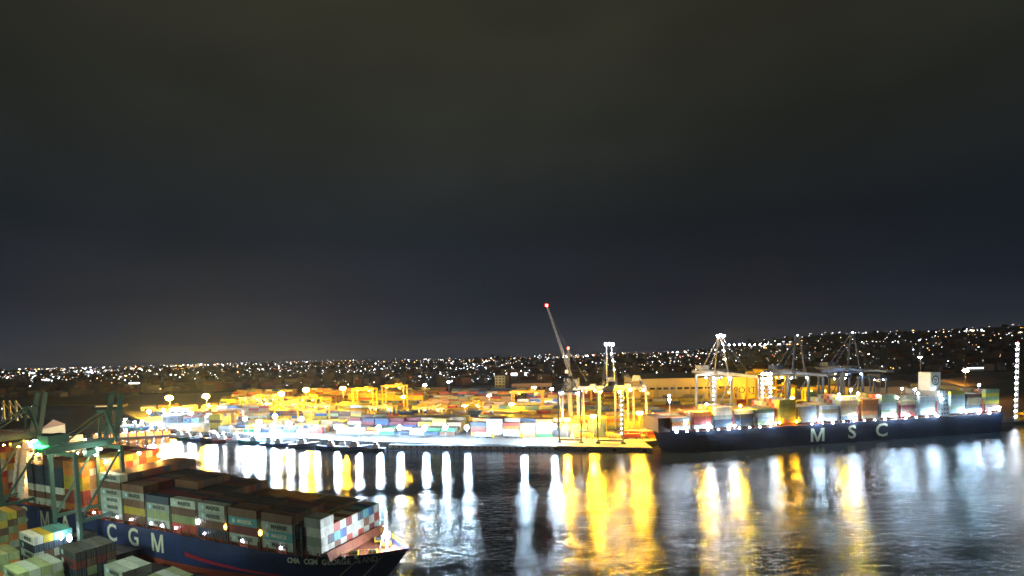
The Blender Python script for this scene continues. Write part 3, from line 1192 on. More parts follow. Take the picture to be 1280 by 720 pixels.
# right-hand stair mast with string of lights and yellow spreader
pm = G(1270, 527, Q_Z)
rt = thing("light_mast", "tall mast strung with white lamps near the stern of the far ship", "mast", pm, RM)
hm = H(1270, pm, 428) - Q_Z
q = MB().use(M_STEEL)
for x in (-1.3, 1.3):
    q.box((x, 0, hm / 2), (0.35, 0.35, hm))
for i in range(int(hm / 3)):
    q.beam((-1.3, 0, i * 3 + 0.5), (1.3, 0, i * 3 + 3.2), 0.2)
q.build("lattice", rt)
for i in range(14):
    MB().use(lampmat("lamp_string", WHITE, 60)).ball((0, 0, 0), 0.85).build("lamp", rt, (-1.9 if i % 2 else -1.6, -0.8, 4 + i * (hm - 5) / 13))
pt = G(1277, 525, Q_Z)
q = thing("spreader_frame", "yellow lit lifting frame on the quay at the foot of the light mast", "lifting frame", pt, RM)
MB().use(M_YEL).box((0, 0, 5), (12, 3, 1.4)).box((-4.5, 0, 3), (1.2, 2.6, 3)).box((4.5, 0, 3), (1.2, 2.6, 3)).build("beam", q)
MB().use(M_YEL).box((0, 0, 1.1), (7, 4, 2.2)).build("base", q)
MB().use(lampmat("lamp_spr", SODIUM, 120)).ball((0, 0, 0), 0.7).build("lamp", q, (0, -2.6, 7.5))

# near teal crane over the blue ship
tc0 = G(76, 700, 3.5)
tcx = (tc0 + DN * -1 + NN * 17)
root = sts_crane(V((tcx.x, tcx.y, 3.5)), RN + math.pi, "teal gantry crane with green lamps standing over the near quay", M_TEAL, w=15.5, g=14, hgt=36.5, boom=17, up=True, back=6, apex=12, leg=1.0,
                 group="ship-to-shore gantry cranes", lamp_r=0.4, lampm=lampmat("lamp_crane", (0.78, 1.0, 0.82), 520), stair=False, tiplamp=False, portal=13)
MB().use(lampmat("lamp_green_big", (0.02, 1.0, 0.12), 14)).ball((0, 0, 0), 2.5, 0.7).build("green_lamp", root, (3.4, 18.4, 39.4))
MB().use(lampmat("lamp_white_big", (0.9, 0.9, 1.0), 20)).ball((0, 0, 0), 1.9, 0.8).build("flood_lamp", root, (7.6, 18.0, 39.4))
for x, y, z in ((5, 8.5, 35.8), (11.5, 1, 33)):
    MB().use(lampmat("lamp_green_small", (0.02, 1.0, 0.25), 9)).ball((0, 0, 0), 1.0, 0.5).build("green_lamp", root, (x, y, z))
for x, y, z in ((-9.0, 17.8, 9), (-4, 17.8, 9), (4, 17.8, 8.4)):
    MB().use(lampmat("lamp_portal", (0.85, 0.95, 0.9), 40)).ball((0, 0, 0), 0.7, 2.0).build("portal_lamp", root, (x, y, z))
# second near crane cut by the frame
tc1 = tcx - DN * 52
sts_crane(V((tc1.x, tc1.y, 3.5)), RN + math.pi, "teal gantry crane cut by the frame edge, next along the near quay", M_TEAL, w=15.5, g=14, hgt=36.5, boom=17, up=True, back=6, apex=12, leg=1.0,
          lamp_r=0.4, lampm=L_ORANGE, stair=False, tiplamp=False, portal=13)

# =================================================================== FAR SHIP (navy hull, MSC)
MSL = (MS1 - MS0).length - 5
fs_o = MS1 + NM * (MSB / 2)
RMF = RM + math.pi
far = thing("container_ship", "long dark container ship moored at the far quay with three pale letters on its hull", "ship", (fs_o.x, fs_o.y, 0), RMF)
ZM = 14.2
sh_far = lambda t: ZM + (3.5 * max(0, (t - 0.91) / 0.09) ** 1.3)
rg = hull(MSL, MSB, sh_far, 7, 26, [1.0, 0.8, 0.55, 0.3, 0.02, -0.6], pw=2.4, stern_cut=3)
hull_part(rg, 0, 5, M_HULLK, "hull", far)
mb = MB().use(M_DECK)
rr = [(x, max(0, y - 0.25), z - (1.0 if x > MSL * 0.9 else 0.05)) for x, y, z in rg[0]]
n = len(rr)
mb.raw([(x, y, z) for x, y, z in rr] + [(x, -y, z) for x, y, z in rr], [(i, i + n, i + 1 + n, i + 1) for i in range(n - 1)])
mb.build("deck", far)


def fx(px, z=12.0, off=0.0):
    """local x on the far ship for picture column px"""
    return MSL + 5 - along(px, z, off)


for ch, px in (("M", 1022), ("S", 1065), ("C", 1102)):
    t = link("lettering", text_mesh(ch, 12.6, mat("letter_cream", (0.85, 0.84, 0.62), 0.5, noise=.08), 0.05, 1.15, 0.22), far, (fx(px, 7), (MSB / 2 + 0.08), 6.9))
    t.rotation_euler = (R(90), 0, math.pi)
mcols = {
    852: (['white', 'orange', 'white', 'white'], 3), 879: (['white', 'red', 'red', 'orange', 'red'], 4), 905: (['navy', 'navy', 'grey', 'white', 'white'], 5),
    932: (['charcoal', 'navy', 'charcoal', 'white'], 4), 958: (['olive', 'grey', 'white', 'olive'], 4), 985: (['orange', 'yellow', 'yellow', 'yellow', 'yellow', 'yellow'], 6),
    1011: (['grey', 'grey', 'white', 'white'], 4), 1038: (['white', 'white', 'tan', 'white'], 4), 1062: (['charcoal', 'tan', 'tan', 'tan', 'tan', 'white'], 6),
    1088: (['tan', 'orange', 'orange', 'orange', 'orange'], 5), 1112: (['grey', 'olive', 'grey', 'grey', 'olive', 'olive'], 6), 1136: (['red', 'brown', 'maroon', 'tan', 'brown'], 4),
    1160: (['grey', 'grey', 'grey', 'grey', 'white'], 5), 1198: (['grey', 'olive', 'grey', 'grey', 'grey', 'yellow'], 6), 1219: (['white', 'charcoal', 'tan', 'tan', 'brown'], 5),
    1241: (['maroon', 'brown', 'yellow', 'olive', 'yellow', 'olive'], 6),
}
MR = 11
CHM = 3.35
for bi, (px, (cs, n_)) in enumerate(mcols.items()):
    xc = fx(px, 16)
    for r in range(MR):
        for k in range(n_ if r < 8 else max(3, n_ - 1)):
            y = MSB / 2 - 0.5 - (r + 0.5) * 2.55
            p = far.matrix_basis @ V((0, 0, 0))
            ca, sa = math.cos(RMF), math.sin(RMF)
            wp = V((fs_o.x + xc * ca - y * sa, fs_o.y + xc * sa + y * ca, ZM + 1.5 + k * CH * 1.0))
            if r == 0:
                c = cs[k % len(cs)]
                o = container(wp, RMF, c, f"{c} container, {ORD[k]} tier up, {ORD[bi]} bay from the bow, dark far ship",
                              "containers along the near side of the far ship")
            else:
                stk_box(wp, RMF, ['orange', 'tan', 'grey', 'brown', 'white', 'red', 'olive', 'yellow'][(r * 3 + k * 5 + bi * 7) % 8])
    if bi < 15:
        q = MB().use(M_BOOT if bi % 2 == 0 else M_DSTEEL)
        for yy in (0, -MSB * 0.5, -MSB + 1.5):
            q.box((0, yy, 5.5), (0.5, 0.5, 11))
        for zz in (3.5, 7, 10.8):
            q.box((0, -MSB / 2 + 0.7, zz), (0.8, MSB - 1.4, 0.25))
        q.build("lashing_bridge", far, (xc - 7.2, MSB / 2 - 0.4, ZM))
for px in list(range(845, 1245, 13)):
    if abs((px * 7) % 31) < 6:
        continue
    big = (px * 13) % 5 == 0
    MB().use(L_DECKF).ball((0, 0, 0), 0.8 if big else 0.5).build("deck_lamp", far, (fx(px, 13), MSB / 2 + 0.9, ZM + 0.6))
for px, zz, mm in ((858, 6, L_SHIP), (1049, 19, L_SHIP), (1073, 19, L_SHIP), (1098, 17, L_DECKF), (1122, 15, L_DECKF), (1128, 21, L_DECKF), (1144, 20, L_SHIP), (1148, 17, L_DECKF), (1175, 15, L_DECKF), (1178, 12, L_SHIP), (1224, 21, L_SHIP), (1250, 4, L_DECKF), (884, 17, L_SOD2), (926, 15, L_SOD2), (975, 2.5, L_SOD3), (996, 2.5, L_SOD3), (1064, 22, L_SOD2)):
    q = MB().use(mm).ball((0, 0, 0), 0.75).use(M_STEEL).tube((0, -0.3, -zz + 0.5), (0, -0.3, 0), 0.18)
    q.build("floodlight", far, (fx(px, 20), MSB / 2 - 0.4, ZM + zz))
for px in (887, 917, 967, 1022, 1067, 1116, 1133, 1166, 1205, 1222, 1246):
    q = MB().use(L_STREAK).ball((0, 0, 0), 0.62).use(M_STEEL).tube((0, -1.6, 0.3), (0, -0.2, 0.3), 0.12)
    q.build("floodlight", far, (fx(px, 15), MSB / 2 + 1.4, ZM + 2.4))
# accommodation and funnel
q = MB().use(mat("deckhouse_paint", (0.42, 0.43, 0.42), 0.6, noise=0.25))
for k in range(6):
    q.box((0, 0, 1.5 + 3 * k), (7.5, MSB - 2 - k * 0.6, 2.9))
q.build("deckhouse", far, (fx(1183, 20), 0, ZM))
for k in range(6):
    for j in range(3):
        MB().use(M_GLASSD).box((0, 0, 0), (1.0, 0.12, 1.0)).build("window", far, (fx(1183, 20) - 2.3 + j * 2.3, (MSB - 2 - k * 0.6) / 2 + 0.05, ZM + 1.8 + 3 * k))
fn = MB().use(mat("funnel_cream", (0.78, 0.76, 0.62), 0.5, noise=0.1)).box((0, 0, 6.5), (8.5, 9, 13)).build("funnel", far, (fx(1177, 30), 6, ZM + 18))
mb = MB().use(M_LETTERK)
for i in range(20):
    a0, a1 = 2 * math.pi * i / 20, 2 * math.pi * (i + 1) / 20
    mb.raw([(math.cos(a) * r_, math.sin(a) * r_ * 1.15, 0.05) for a in (a0, a1) for r_ in (2.4, 3.1)], [(0, 1, 3, 2)])
em = mb.build("emblem", fn, (0, 4.55, 7.2))
em.rotation_euler = (R(90), 0, math.pi)
t = link("lettering", text_mesh("m", 3.4, M_LETTERK, 0.03, 1.0, 0.05), fn, (0, 4.56, 7.9))
t.rotation_euler = (R(90), 0, math.pi)
t = link("lettering", text_mesh("sc", 2.6, M_LETTERK, 0.03, 1.0, 0.05), fn, (0, 4.56, 5.9))
t.rotation_euler = (R(90), 0, math.pi)
q = MB().use(M_WHITE).tube((0, 0, 0), (0, 0, 22), 0.5, 0.25).tube((0, -1.5, 18), (0, 1.5, 18), 0.15)
q.build("foremast", far, (fx(848, 18), 4, ZM))
for dz in (20, 22.5):
    MB().use(L_WHITE).ball((0, 0, 0), 0.7).build("mast_lamp", far, (fx(847, 20), 4.4, ZM + dz))
MB().use(mat("breakwater_brown", (0.07, 0.04, 0.035), 0.7, noise=0.2)).box((0, 0, 4.5), (8, 22, 9)).build("breakwater", far, (fx(834, 14), 0, ZM))

# =================================================================== LIGHTS ON MASTS
def light_mast(px, pyb, pyt, m, label, r=0.8, n=6, name="floodlight_mast", ring=1.3, z=Q_Z, arm=False, group="floodlight masts in the far terminal"):
    b = G(px, pyb, z)
    h = max(4.0, H(px, b, pyt) - z)
    root = thing(name, label, "lamp post" if arm else "light mast", b, 0, group)
    MB().use(M_STEEL).tube((0, 0, 0), (0, 0, h), 0.32 if h > 15 else 0.16, 0.18 if h > 15 else 0.1).build("pole", root)
    if n > 1:
        q = MB().use(M_DSTEEL)
        q.tube((0, 0, h - 0.2), (0, 0, h + 0.3), ring * 0.9, n=10)
        q.build("lamp_ring", root)
    for i in range(n):
        a = 2 * math.pi * i / n + 0.3
        rr_ = ring if n > 1 else 0
        MB().use(m).ball((math.cos(a) * rr_, math.sin(a) * rr_, 0), r, 1.05).build("lamp", root, (0, 0, h + (0.3 if n == 1 else -0.3)))
    return root


for px, pb, pt_, m, lab, r, n in (
    (213, 520, 497, L_SOD2, "yellow floodlight mast over the western boats, left one of its pair", 2.3, 5),
    (259, 517, 495, L_SOD2, "yellow floodlight mast behind the boats, right one of its pair", 2.3, 5),
    (353, 520, 492, L_SOD, "yellow floodlight mast above the brightly lit white gantry", 2.0, 5),
    (384, 520, 487, L_SOD, "yellow floodlight mast just right of the brightest part of the terminal", 2.0, 5),
    (430, 518, 485, L_SOD, "lone yellow floodlight mast on a thin pole", 1.6, 4),
    (532, 512, 481, L_WARM, "warm white floodlight mast on a tall pale pole", 0.9, 4),
    (562, 506, 477, L_WHITE, "white topped mast with tall bright pole", 0.6, 4),
    (581, 522, 507, L_WARM, "short warm mast beside the yellow portal cranes", 0.8, 4),
    (612, 515, 494, L_WHITE, "white floodlight mast before the dark hillside", 0.9, 4),
    (668, 512, 484, L_WARM, "warm white floodlight mast left of the first crane", 0.9, 5),
    (690, 512, 486, L_WHITE, "white floodlight mast touching the first crane's legs", 0.8, 4),
    (868, 508, 472, L_SOD, "yellow floodlight mast at the end of the ochre warehouse", 1.2, 5),
    (935, 500, 467, L_SOD, "yellow floodlight mast before the lettered wall", 1.2, 5),
    (950, 500, 463, L_SOD, "yellow floodlight mast beside the lit stair tower", 1.2, 5),
    (1206, 500, 463, L_ORANGE, "orange floodlight mast above the stern of the far ship", 1.4, 5),
    (915, 512, 505, L_SOD, "low yellow work lamp behind the far ship, near the grey crane", 1.0, 3),
    (990, 512, 497, L_SOD, "yellow work lamp behind the yellow stack", 0.8, 3),
    (742, 549, 520, L_SOD, "yellow floodlight mast between the two grey cranes", 0.9, 5),
    (709, 549, 524, L_SOD, "yellow floodlight mast inside the first grey crane", 0.8, 4),
    (800, 549, 516, L_SOD, "yellow floodlight mast by the bow of the far ship", 0.9, 5),
    (640, 528, 505, L_SOD, "yellow floodlight mast amid the sodium lit stacks", 0.9, 4),
    (505, 520, 496, L_SOD, "yellow floodlight mast beside the tall portal crane", 0.9, 4),
    (1100, 505, 470, L_WHITE, "white floodlight mast behind the letter C of the far ship", 0.5, 4),
    (1150, 502, 446, L_WHITE, "tall white lamp mast on the dark slope behind the funnel", 0.6, 3),
):
    light_mast(px, pb, pt_, m, lab, r, n)

quay_lamps = [(322, 548, 538), (342, 548, 533), (421, 549, 534), (448, 550, 535), (474, 551, 535), (500, 551, 535), (532, 552, 535), (557, 552, 535), (584, 552, 535), (655, 553, 535), (693, 553, 534)]
for i, (px, pb, pt_) in enumerate(quay_lamps):
    light_mast(px, pb, pt_, L_QUAY, f"{ORD[i]} white lamp post from the west along the far quay edge", 1.7, 1, "lamp_post", arm=True, group="white lamp posts along the far quay")
# quay lighting of the ship berth behind the far ship
for px in (830, 1000, 1120, 1215):
    al_ = along(px, off=MSB + 9)

# =================================================================== FAR TERMINAL YARD
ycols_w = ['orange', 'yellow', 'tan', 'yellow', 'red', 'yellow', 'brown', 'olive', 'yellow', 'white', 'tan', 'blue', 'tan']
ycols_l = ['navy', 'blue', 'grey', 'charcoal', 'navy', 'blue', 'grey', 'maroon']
inland = V((-DIRQ.y, DIRQ.x, 0))
rnd = random.Random(3)


def to_px(p):
    q_ = CAM_M.inverted() @ V(p)
    return 640 + 640 * q_.x / -q_.z, 360 - 640 * q_.y / -q_.z - 0


n_front = 0
for row in range(15):
    off = 34 + row * 17 + (row // 3) * 14
    for i in range(-40, 62):
        base = P1 + DIRQ * (i * 12.9) + inland * off
        px, _ = to_px(base)
        if px < 262 + row * 2 or px > 830 + row * 20 or (i % 9 == 0):
            continue
        blk = (i // 9) * 31 + row * 17
        rb = random.Random(blk)
        style = rb.random()
        maxh = 2 + int(rb.random() * 4)
        if rb.random() < 0.12:
            continue
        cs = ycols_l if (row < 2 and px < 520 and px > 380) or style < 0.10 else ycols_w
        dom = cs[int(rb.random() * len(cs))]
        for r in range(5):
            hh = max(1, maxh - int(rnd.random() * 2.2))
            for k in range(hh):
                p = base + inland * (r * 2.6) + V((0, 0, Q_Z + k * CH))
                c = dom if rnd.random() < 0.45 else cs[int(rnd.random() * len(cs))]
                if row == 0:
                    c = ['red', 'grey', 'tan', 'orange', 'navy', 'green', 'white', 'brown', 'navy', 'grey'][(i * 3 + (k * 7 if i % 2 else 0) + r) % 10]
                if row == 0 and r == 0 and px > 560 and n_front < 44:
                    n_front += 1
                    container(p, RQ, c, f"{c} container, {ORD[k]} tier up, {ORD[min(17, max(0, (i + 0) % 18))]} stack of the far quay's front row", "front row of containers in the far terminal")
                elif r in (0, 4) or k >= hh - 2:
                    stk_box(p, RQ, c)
# stacks behind the far ship
for row in range(8):
    for i in range(0, 26):
        if i % 7 == 6:
            continue
        base = MS0 + DM * (i * 12.9 + 10) + NM * (MSB + 62 + row * 19)
        rb = random.Random((i // 7) * 13 + row * 5)
        maxh = 2 + int(rb.random() * 4)
        if rb.random() < 0.15:
            continue
        dim = i > 14
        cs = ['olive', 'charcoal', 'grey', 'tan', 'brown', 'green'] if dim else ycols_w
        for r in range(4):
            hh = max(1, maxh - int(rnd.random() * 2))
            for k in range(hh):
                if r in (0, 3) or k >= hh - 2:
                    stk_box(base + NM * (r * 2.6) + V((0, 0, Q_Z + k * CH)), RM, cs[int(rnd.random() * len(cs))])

# yellow portal cranes (rubber tyred)
def portal_crane(px, pyb, label, m=M_YEL, rz=0.0, w=20, h=17, d=9):
    b = G(px, pyb, Q_Z)
    root = thing("portal_crane", label, "crane", b, rz, "yellow portal cranes over the far stacks")
    for x in (-w / 2, w / 2):
        for y in (-d / 2, d / 2):
            MB().use(m).box((0, 0, h / 2 + 0.6), (1.3, 1.1, h - 1.2)).build("leg", root, (x, y, 0))
        MB().use(m).box((0, 0, 1.5), (1.5, d + 3, 1.4)).build("sill_beam", root, (x, 0, 0))
        q = MB().use(M_BLACK)
        for y in (-d / 2 - 0.8, d / 2 + 0.8):
            q.tube((x - 0.4, y, 0.8), (x + 0.4, y, 0.8), 0.8, n=10)
        tag(q.build("wheel_pair", root))
    for y in (-d / 2, d / 2):
        MB().use(m).box((0, 0, 0), (w + 3, 1.2, 2.0)).build("top_girder", root, (0, y, h + 1.0))
    MB().use(m).box((0, 0, 0), (4.5, d + 1, 2.2)).build("trolley", root, (w * 0.2, 0, h + 3.1))
    c_ = MB().use(M_WHITE).box((0, 0, 0), (2.2, 2.2, 2.4)).build("cab", root, (w * 0.32, -1, h - 1.6))
    MB().use(M_GLASSD).box((0, 0, 0), (1.9, 0.1, 1.4)).build("window", c_, (0, -1.13, 0))
    lp_ = lampmat("lamp_portal_crane", SODIUM, 420) if m is M_YEL else lampmat("lamp_rail_crane", WHITE, 160)
    MB().use(lp_).ball((0, 0, 0), 0.5, 0.7).build("floodlight", root, (-w * 0.25, -d / 2, h - 0.6))
    MB().use(lp_).ball((0, 0, 0), 0.5, 0.7).build("floodlight", root, (w * 0.3, -d / 2, h - 0.6))


for px, pb, lab, h, w_ in (
    (318, 520, "yellow portal crane furthest west over the stacks", 19, 26), (340, 520, "yellow portal crane close beside the westernmost one", 19, 20),
    (362, 527, "portal crane over the brightest white-lit stacks", 18, 26), (388, 520, "yellow portal crane under the two paired floodlights", 18, 20),
    (404, 526, "yellow portal crane standing in front of a paired one", 15, 20), (457, 514, "yellow portal crane with arched top behind the blue sheds", 24, 24),
    (494, 512, "tallest yellow portal crane on the skyline of the yard", 26, 26), (480, 528, "low yellow portal crane behind the quay sheds", 14, 22),
    (541, 530, "yellow portal crane nearest the pink-lit stack", 14, 22), (592, 525, "yellow portal crane with two slim white legs", 15, 16),
    (660, 518, "yellow portal crane with a broad girder in the middle of the yard", 22, 30), (725, 512, "yellow portal crane seen between the first crane's legs", 20, 24),
    (975, 512, "yellow portal crane behind the yellow container stack", 22, 24), (1020, 510, "yellow portal crane right of the blue gantry crane", 18, 22),
    (800, 512, "yellow portal crane in front of the ochre warehouse", 18, 26), (900, 515, "yellow portal crane seen past the grey crane's legs", 20, 24),
):
    portal_crane(px, pb, lab, h=h, w=w_, rz=RQ)
for px, pb, lab, h, w_, mm in (
    (737, 538, "grey rail crane standing behind the first grey gantry", 33, 17, M_STEEL), (781, 537, "grey rail crane standing behind the white-topped gantry", 33, 14, M_STEEL),
    (947, 520, "tall yellow yard crane right of the grey gantry over the far ship", 38, 12, M_YEL), (968, 521, "tall yellow yard crane left of the yellow container stack", 36, 12, M_YEL),
    (1042, 520, "dark yard crane between the two blue gantries", 34, 20, M_BLUEST), (1090, 519, "dark yard crane right of the dark blue gantry", 32, 16, M_BLUEST),
):
    portal_crane(px, pb, lab, mm, RQ if px < 820 else RM, w_, h, 12)

# =================================================================== BUILDINGS
def building(name, pa, pb, dep, h, wall, roof, label, cat="building", gable=0.0, z=Q_Z, windows=0, wh=1.6, wrows=1, group=None, doors=0, wm=None):
    """front wall from pa to pb (world), depth behind"""
    d = (pb - pa)
    L = d.length
    rz = math.atan2(d.y, d.x)
    root = thing(name, label, cat, V((pa.x, pa.y, z)), rz, group)
    MB().use(wall).box((L / 2, dep / 2, h / 2), (L, dep, h)).build("wall", root)
    q = MB().use(roof)
    if gable > 0:
        q.raw([(-0.6, -0.8, h + 0.05), (L + 0.6, -0.8, h + 0.05), (L + 0.6, dep + 0.8, h + 0.05), (-0.6, dep + 0.8, h + 0.05), (-0.6, dep / 2, h + gable), (L + 0.6, dep / 2, h + gable)],
              [(0, 1, 5, 4), (2, 3, 4, 5), (0, 4, 3), (1, 2, 5), (0, 3, 2, 1)])
    else:
        q.box((L / 2, dep / 2, h + 0.3), (L + 0.6, dep + 0.6, 0.6))
    q.build("roof", root)
    for j in range(wrows):
        for i in range(windows):
            f = MB().use(M_DSTEEL).box((0, 0, 0), (L / windows * 0.5, 0.16, wh)).build("window", root, (L * (i + 0.5) / windows, -0.09, h * (j + 0.75) / (wrows + 0.3)))
            MB().use(wm or M_GLASSD).box((0, 0, 0), (L / windows * 0.42, 0.08, wh * 0.8)).build("pane", f, (0, -0.12, 0))
    for i in range(doors):
        MB().use(M_DSTEEL).box((0, 0, 0), (L / doors * 0.35, 0.2, h * 0.45)).build("door", root, (L * (i + 0.5) / doors, -0.11, h * 0.225))
    return root


wa, wb = G(792, 511, Q_Z), G(958, 508, Q_Z)
wr = building("warehouse", wa, wb, 60, H(792, wa, 474) - Q_Z, M_WALLY, mat("roof_grey", (0.16, 0.16, 0.14), 0.6, noise=0.2), "long ochre warehouse with lettered wall behind the cranes", gable=4, windows=0, doors=6)
Lw = (wb - wa).length
t = link("lettering", text_mesh("PORT", 9.0, M_LETTERK, 0.1, 1.0, 0.1), wr, (Lw * 0.84, -0.3, 17))
t.rotation_euler = (R(90), 0, 0)
for i in range(14):
    MB().use(M_GLASSD).box((0, 0, 0), (5.0, 0.12, 2.2)).build("window", wr, (Lw * (0.04 + i * 0.052), -0.07, 20.5))
MB().use(M_WALLG).box((0, 0, 0), (Lw * 0.30, 0.5, 13)).build("wall_panel", wr, (Lw * 0.52, -0.3, 6.6))
for i in range(8):
    MB().use(M_WALLG).box((0, 0, 0), (0.7, 0.7, 24)).build("buttress", wr, (Lw * (0.06 + i * 0.125), -0.36, 12.2))
building("warehouse", G(-60, 562, 2.6), G(52, 557, 2.6), 26, 13, M_WALLG, M_ROOFD, "pale green warehouse with dark red roof behind the teal crane", gable=6, z=2.6, windows=7, wh=1.8, doors=2)
ck, cl = G(610, 505, Q_Z), G(650, 505, Q_Z)
building("office_block", G(619, 492, Q_Z), G(632, 492, Q_Z), 20, 26, M_WALLG, M_ROOFD, "small pale tower block on the skyline behind the yard", windows=3, wrows=6, wh=2.0)
building("warehouse", G(640, 494, Q_Z), G(690, 493, Q_Z), 40, 16, mat("wall_pinkish", (0.5, 0.36, 0.28), .8, noise=.1), M_ROOFD, "pinkish warehouse behind the first crane", windows=8, wh=3, gable=3)
building("warehouse", G(575, 497, Q_Z), G(600, 497, Q_Z), 40, 7, M_WALLY, M_ROOFD, "low warehouse with yellow lit edge left of the white mast", gable=2, windows=4, wh=2)
building("terminal_shed", G(1100, 498, Q_Z), G(1150, 494, Q_Z), 40, 12, M_WALLG, mat("roof_grey2", (0.12, 0.13, 0.13), 0.6), "grey shed behind the middle of the far ship", gable=4)
building("terminal_shed", G(1205, 500, Q_Z), G(1266, 492, Q_Z), 50, 14, M_WALLG, mat("roof_grey2", (0.12, 0.13, 0.13), 0.6), "dark sloping roofed shed behind the stern of the far ship", gable=6)
building("terminal_shed", G(1060, 500, Q_Z), G(1095, 498, Q_Z), 30, 14, M_WALLY, M_ROOFD, "tan shed behind the dark blue crane", gable=3)
q = thing("storage_tank", "round greenish tank between the two blue cranes", "tank", G(1042, 492, Q_Z))
MB().use(mat("tank_green", (0.25, 0.33, 0.22), .6, noise=.1)).tube((0, 0, 0), (0, 0, 26), 6, n=20).build("shell", q)
MB().use(M_DSTEEL).tube((0, 0, 26), (0, 0, 27.5), 6.2, 2, n=20).build("cap", q)

# long white moored pontoon below the quay lamps
pa, pb_ = G(490, 558.5), G(697, 561.0)
d = pb_ - pa
pr = thing("pontoon_barge", "long white flat barge moored below the row of white lamp posts", "barge", pa - inland * 0, math.atan2(d.y, d.x))
MB().use(M_WHITE).box((d.length / 2, -3.5, 1.3), (d.length, 5.4, 2.6)).build("hull", pr)
MB().use(M_DSTEEL).box((d.length / 2, -3.5, 2.66), (d.length - 2, 4.6, 0.1)).build("deck", pr)
for i in range(26):
    MB().use(M_BLACK).tube((0, -0.3, 0), (0, 0.3, 0), 0.62, n=10).build("tyre_fender", pr, (4 + i * d.length / 27, -6.4, 1.5))
for i in range(16):
    MB().use(M_WHITE).tube((0, 0, 0), (0, 0, 1.2), 0.09, n=5).tube((0, 0, 1.1), (d.length / 17, 0, 1.1), 0.07, n=5).build("rail_section", pr, (4 + i * d.length / 17, -1.2, 2.7))

# fender blocks on the quay face
for i in range(7):
    p = P1 + DIRQ * (78 + i * 19.5)
    if to_px(p)[0] > 812:
        continue
    tag(MB().use(M_BLACK).box((0, -0.62, 1.3), (2.4, 1.1, 2.0)).build("quay_fender", None, (p.x, p.y, 0), RQ),
        f"black rubber fender on the yellow lit quay face, {ORD[i]} from the barge", "fender", "rubber fenders on the yellow quay face")

# tower of low vehicles on the apron: small straddle trucks
def truck(p, rz, col, label):
    root = thing("terminal_truck", label, "truck", p, rz, "terminal trucks on the far apron")
    MB().use(M_DSTEEL).box((0, 0, 1.1), (13, 2.4, 0.4)).build("trailer", root)
    cb = MB().use(M_YEL).box((0, 0, 1.7), (2.2, 2.4, 2.4)).build("cab", root, (7.4, 0, 0))
    MB().use(M_GLASSD).box((1.12, 0, 2.3), (0.06, 2.0, 0.9)).build("windscreen", cb)
    MB().use(CM[col]).box((0, 0, 2.65), (12, 2.4, 2.6)).build("load", root)
    for x in (-5, -3.6, 3.0, 7.4):
        MB().use(M_BLACK).tube((0, -1.25, 0.5), (0, 1.25, 0.5), 0.5, n=10).build("wheel", root, (x, 0, 0))


for px, pb, c, lab in ((728, 548, 'orange', "truck with orange load beside the first crane"), (757, 547, 'yellow', "truck with yellow load between the two grey cranes"),
                       (790, 549, 'red', "truck with red load near the bow of the far ship"), (604, 547, 'white', "truck with white load above the white barge"),
                       (640, 547, 'grey', "truck with grey load by the ninth quay lamp")):
    truck(G(px, pb, Q_Z), RQ + rnd.uniform(-0.1, 0.1), c, lab)

# =================================================================== BOATS
def boat(px, py, L, rz, label, hc, lamp=None, lamp_r=0.5, lz=6.0, boomy=True):
    b = G(px, py)
    root = thing("fishing_boat", label, "boat", b, rz, "work and fishing boats along the far quay")
    B = L * 0.27
    mb_ = MB().use(hc)
    lv = []
    for f, zz in ((1.0, 1.0), (0.85, 0.45), (0.6, -0.3)):
        ring = []
        for i in range(9):
            t_ = i / 8
            x = -L / 2 + t_ * L * (0.94 + 0.06 * f)
            hb = B / 2 * f * (1 - max(0, (t_ - 0.55) / 0.45) ** 2)
            ring.append((x, hb, zz * L * 0.10 + (L * 0.05 * max(0, t_ - 0.5) * 2 if zz > 0 else 0)))
        lv.append(ring)
    for s in (-1, 1):
        vs = [(x, s * y, z) for r_ in lv for x, y, z in r_]
        mb_.raw(vs, [(k * 9 + i, k * 9 + i + 1, (k + 1) * 9 + i + 1, (k + 1) * 9 + i) for k in range(2) for i in range(8)])
    mb_.raw([(x, y, z - 0.1) for x, y, z in lv[0]] + [(x, -y, z - 0.1) for x, y, z in lv[0]], [(i, i + 1, i + 10, i + 9) for i in range(8)])
    mb_.raw([(lv[k][0][0], s * lv[k][0][1], lv[k][0][2]) for k in range(3) for s in (-1, 1)], [(0, 1, 3, 2), (2, 3, 5, 4)])
    mb_.build("hull", root)
    wh_ = MB().use(M_WHITE).box((0, 0, 1.2), (L * 0.24, B * 0.62, 2.4)).box((0.2, 0, 3.3), (L * 0.15, B * 0.5, 1.8)).build("wheelhouse", root, (-L * 0.12, 0, L * 0.10))
    MB().use(M_GLASSD).box((0, 0, 0), (L * 0.13, B * 0.52, 0.7)).build("window", wh_, (0.2, 0, 3.5))
    MB().use(M_STEEL).tube((0, 0, 0), (0, 0, L * 0.55), 0.16, 0.08, n=6).build("mast", root, (L * 0.1, 0, L * 0.1))
    if boomy:
        MB().use(M_DSTEEL).tube((0, 0, 1.5), (L * 0.36, 0, L * 0.42), 0.14, 0.08, n=6).build("boom", root, (L * 0.1, 0, L * 0.1))
    if lamp:
        MB().use(lamp).ball((0, 0, 0), lamp_r, 0.8).build("lamp", root, (-L * 0.05, -0.4, lz))


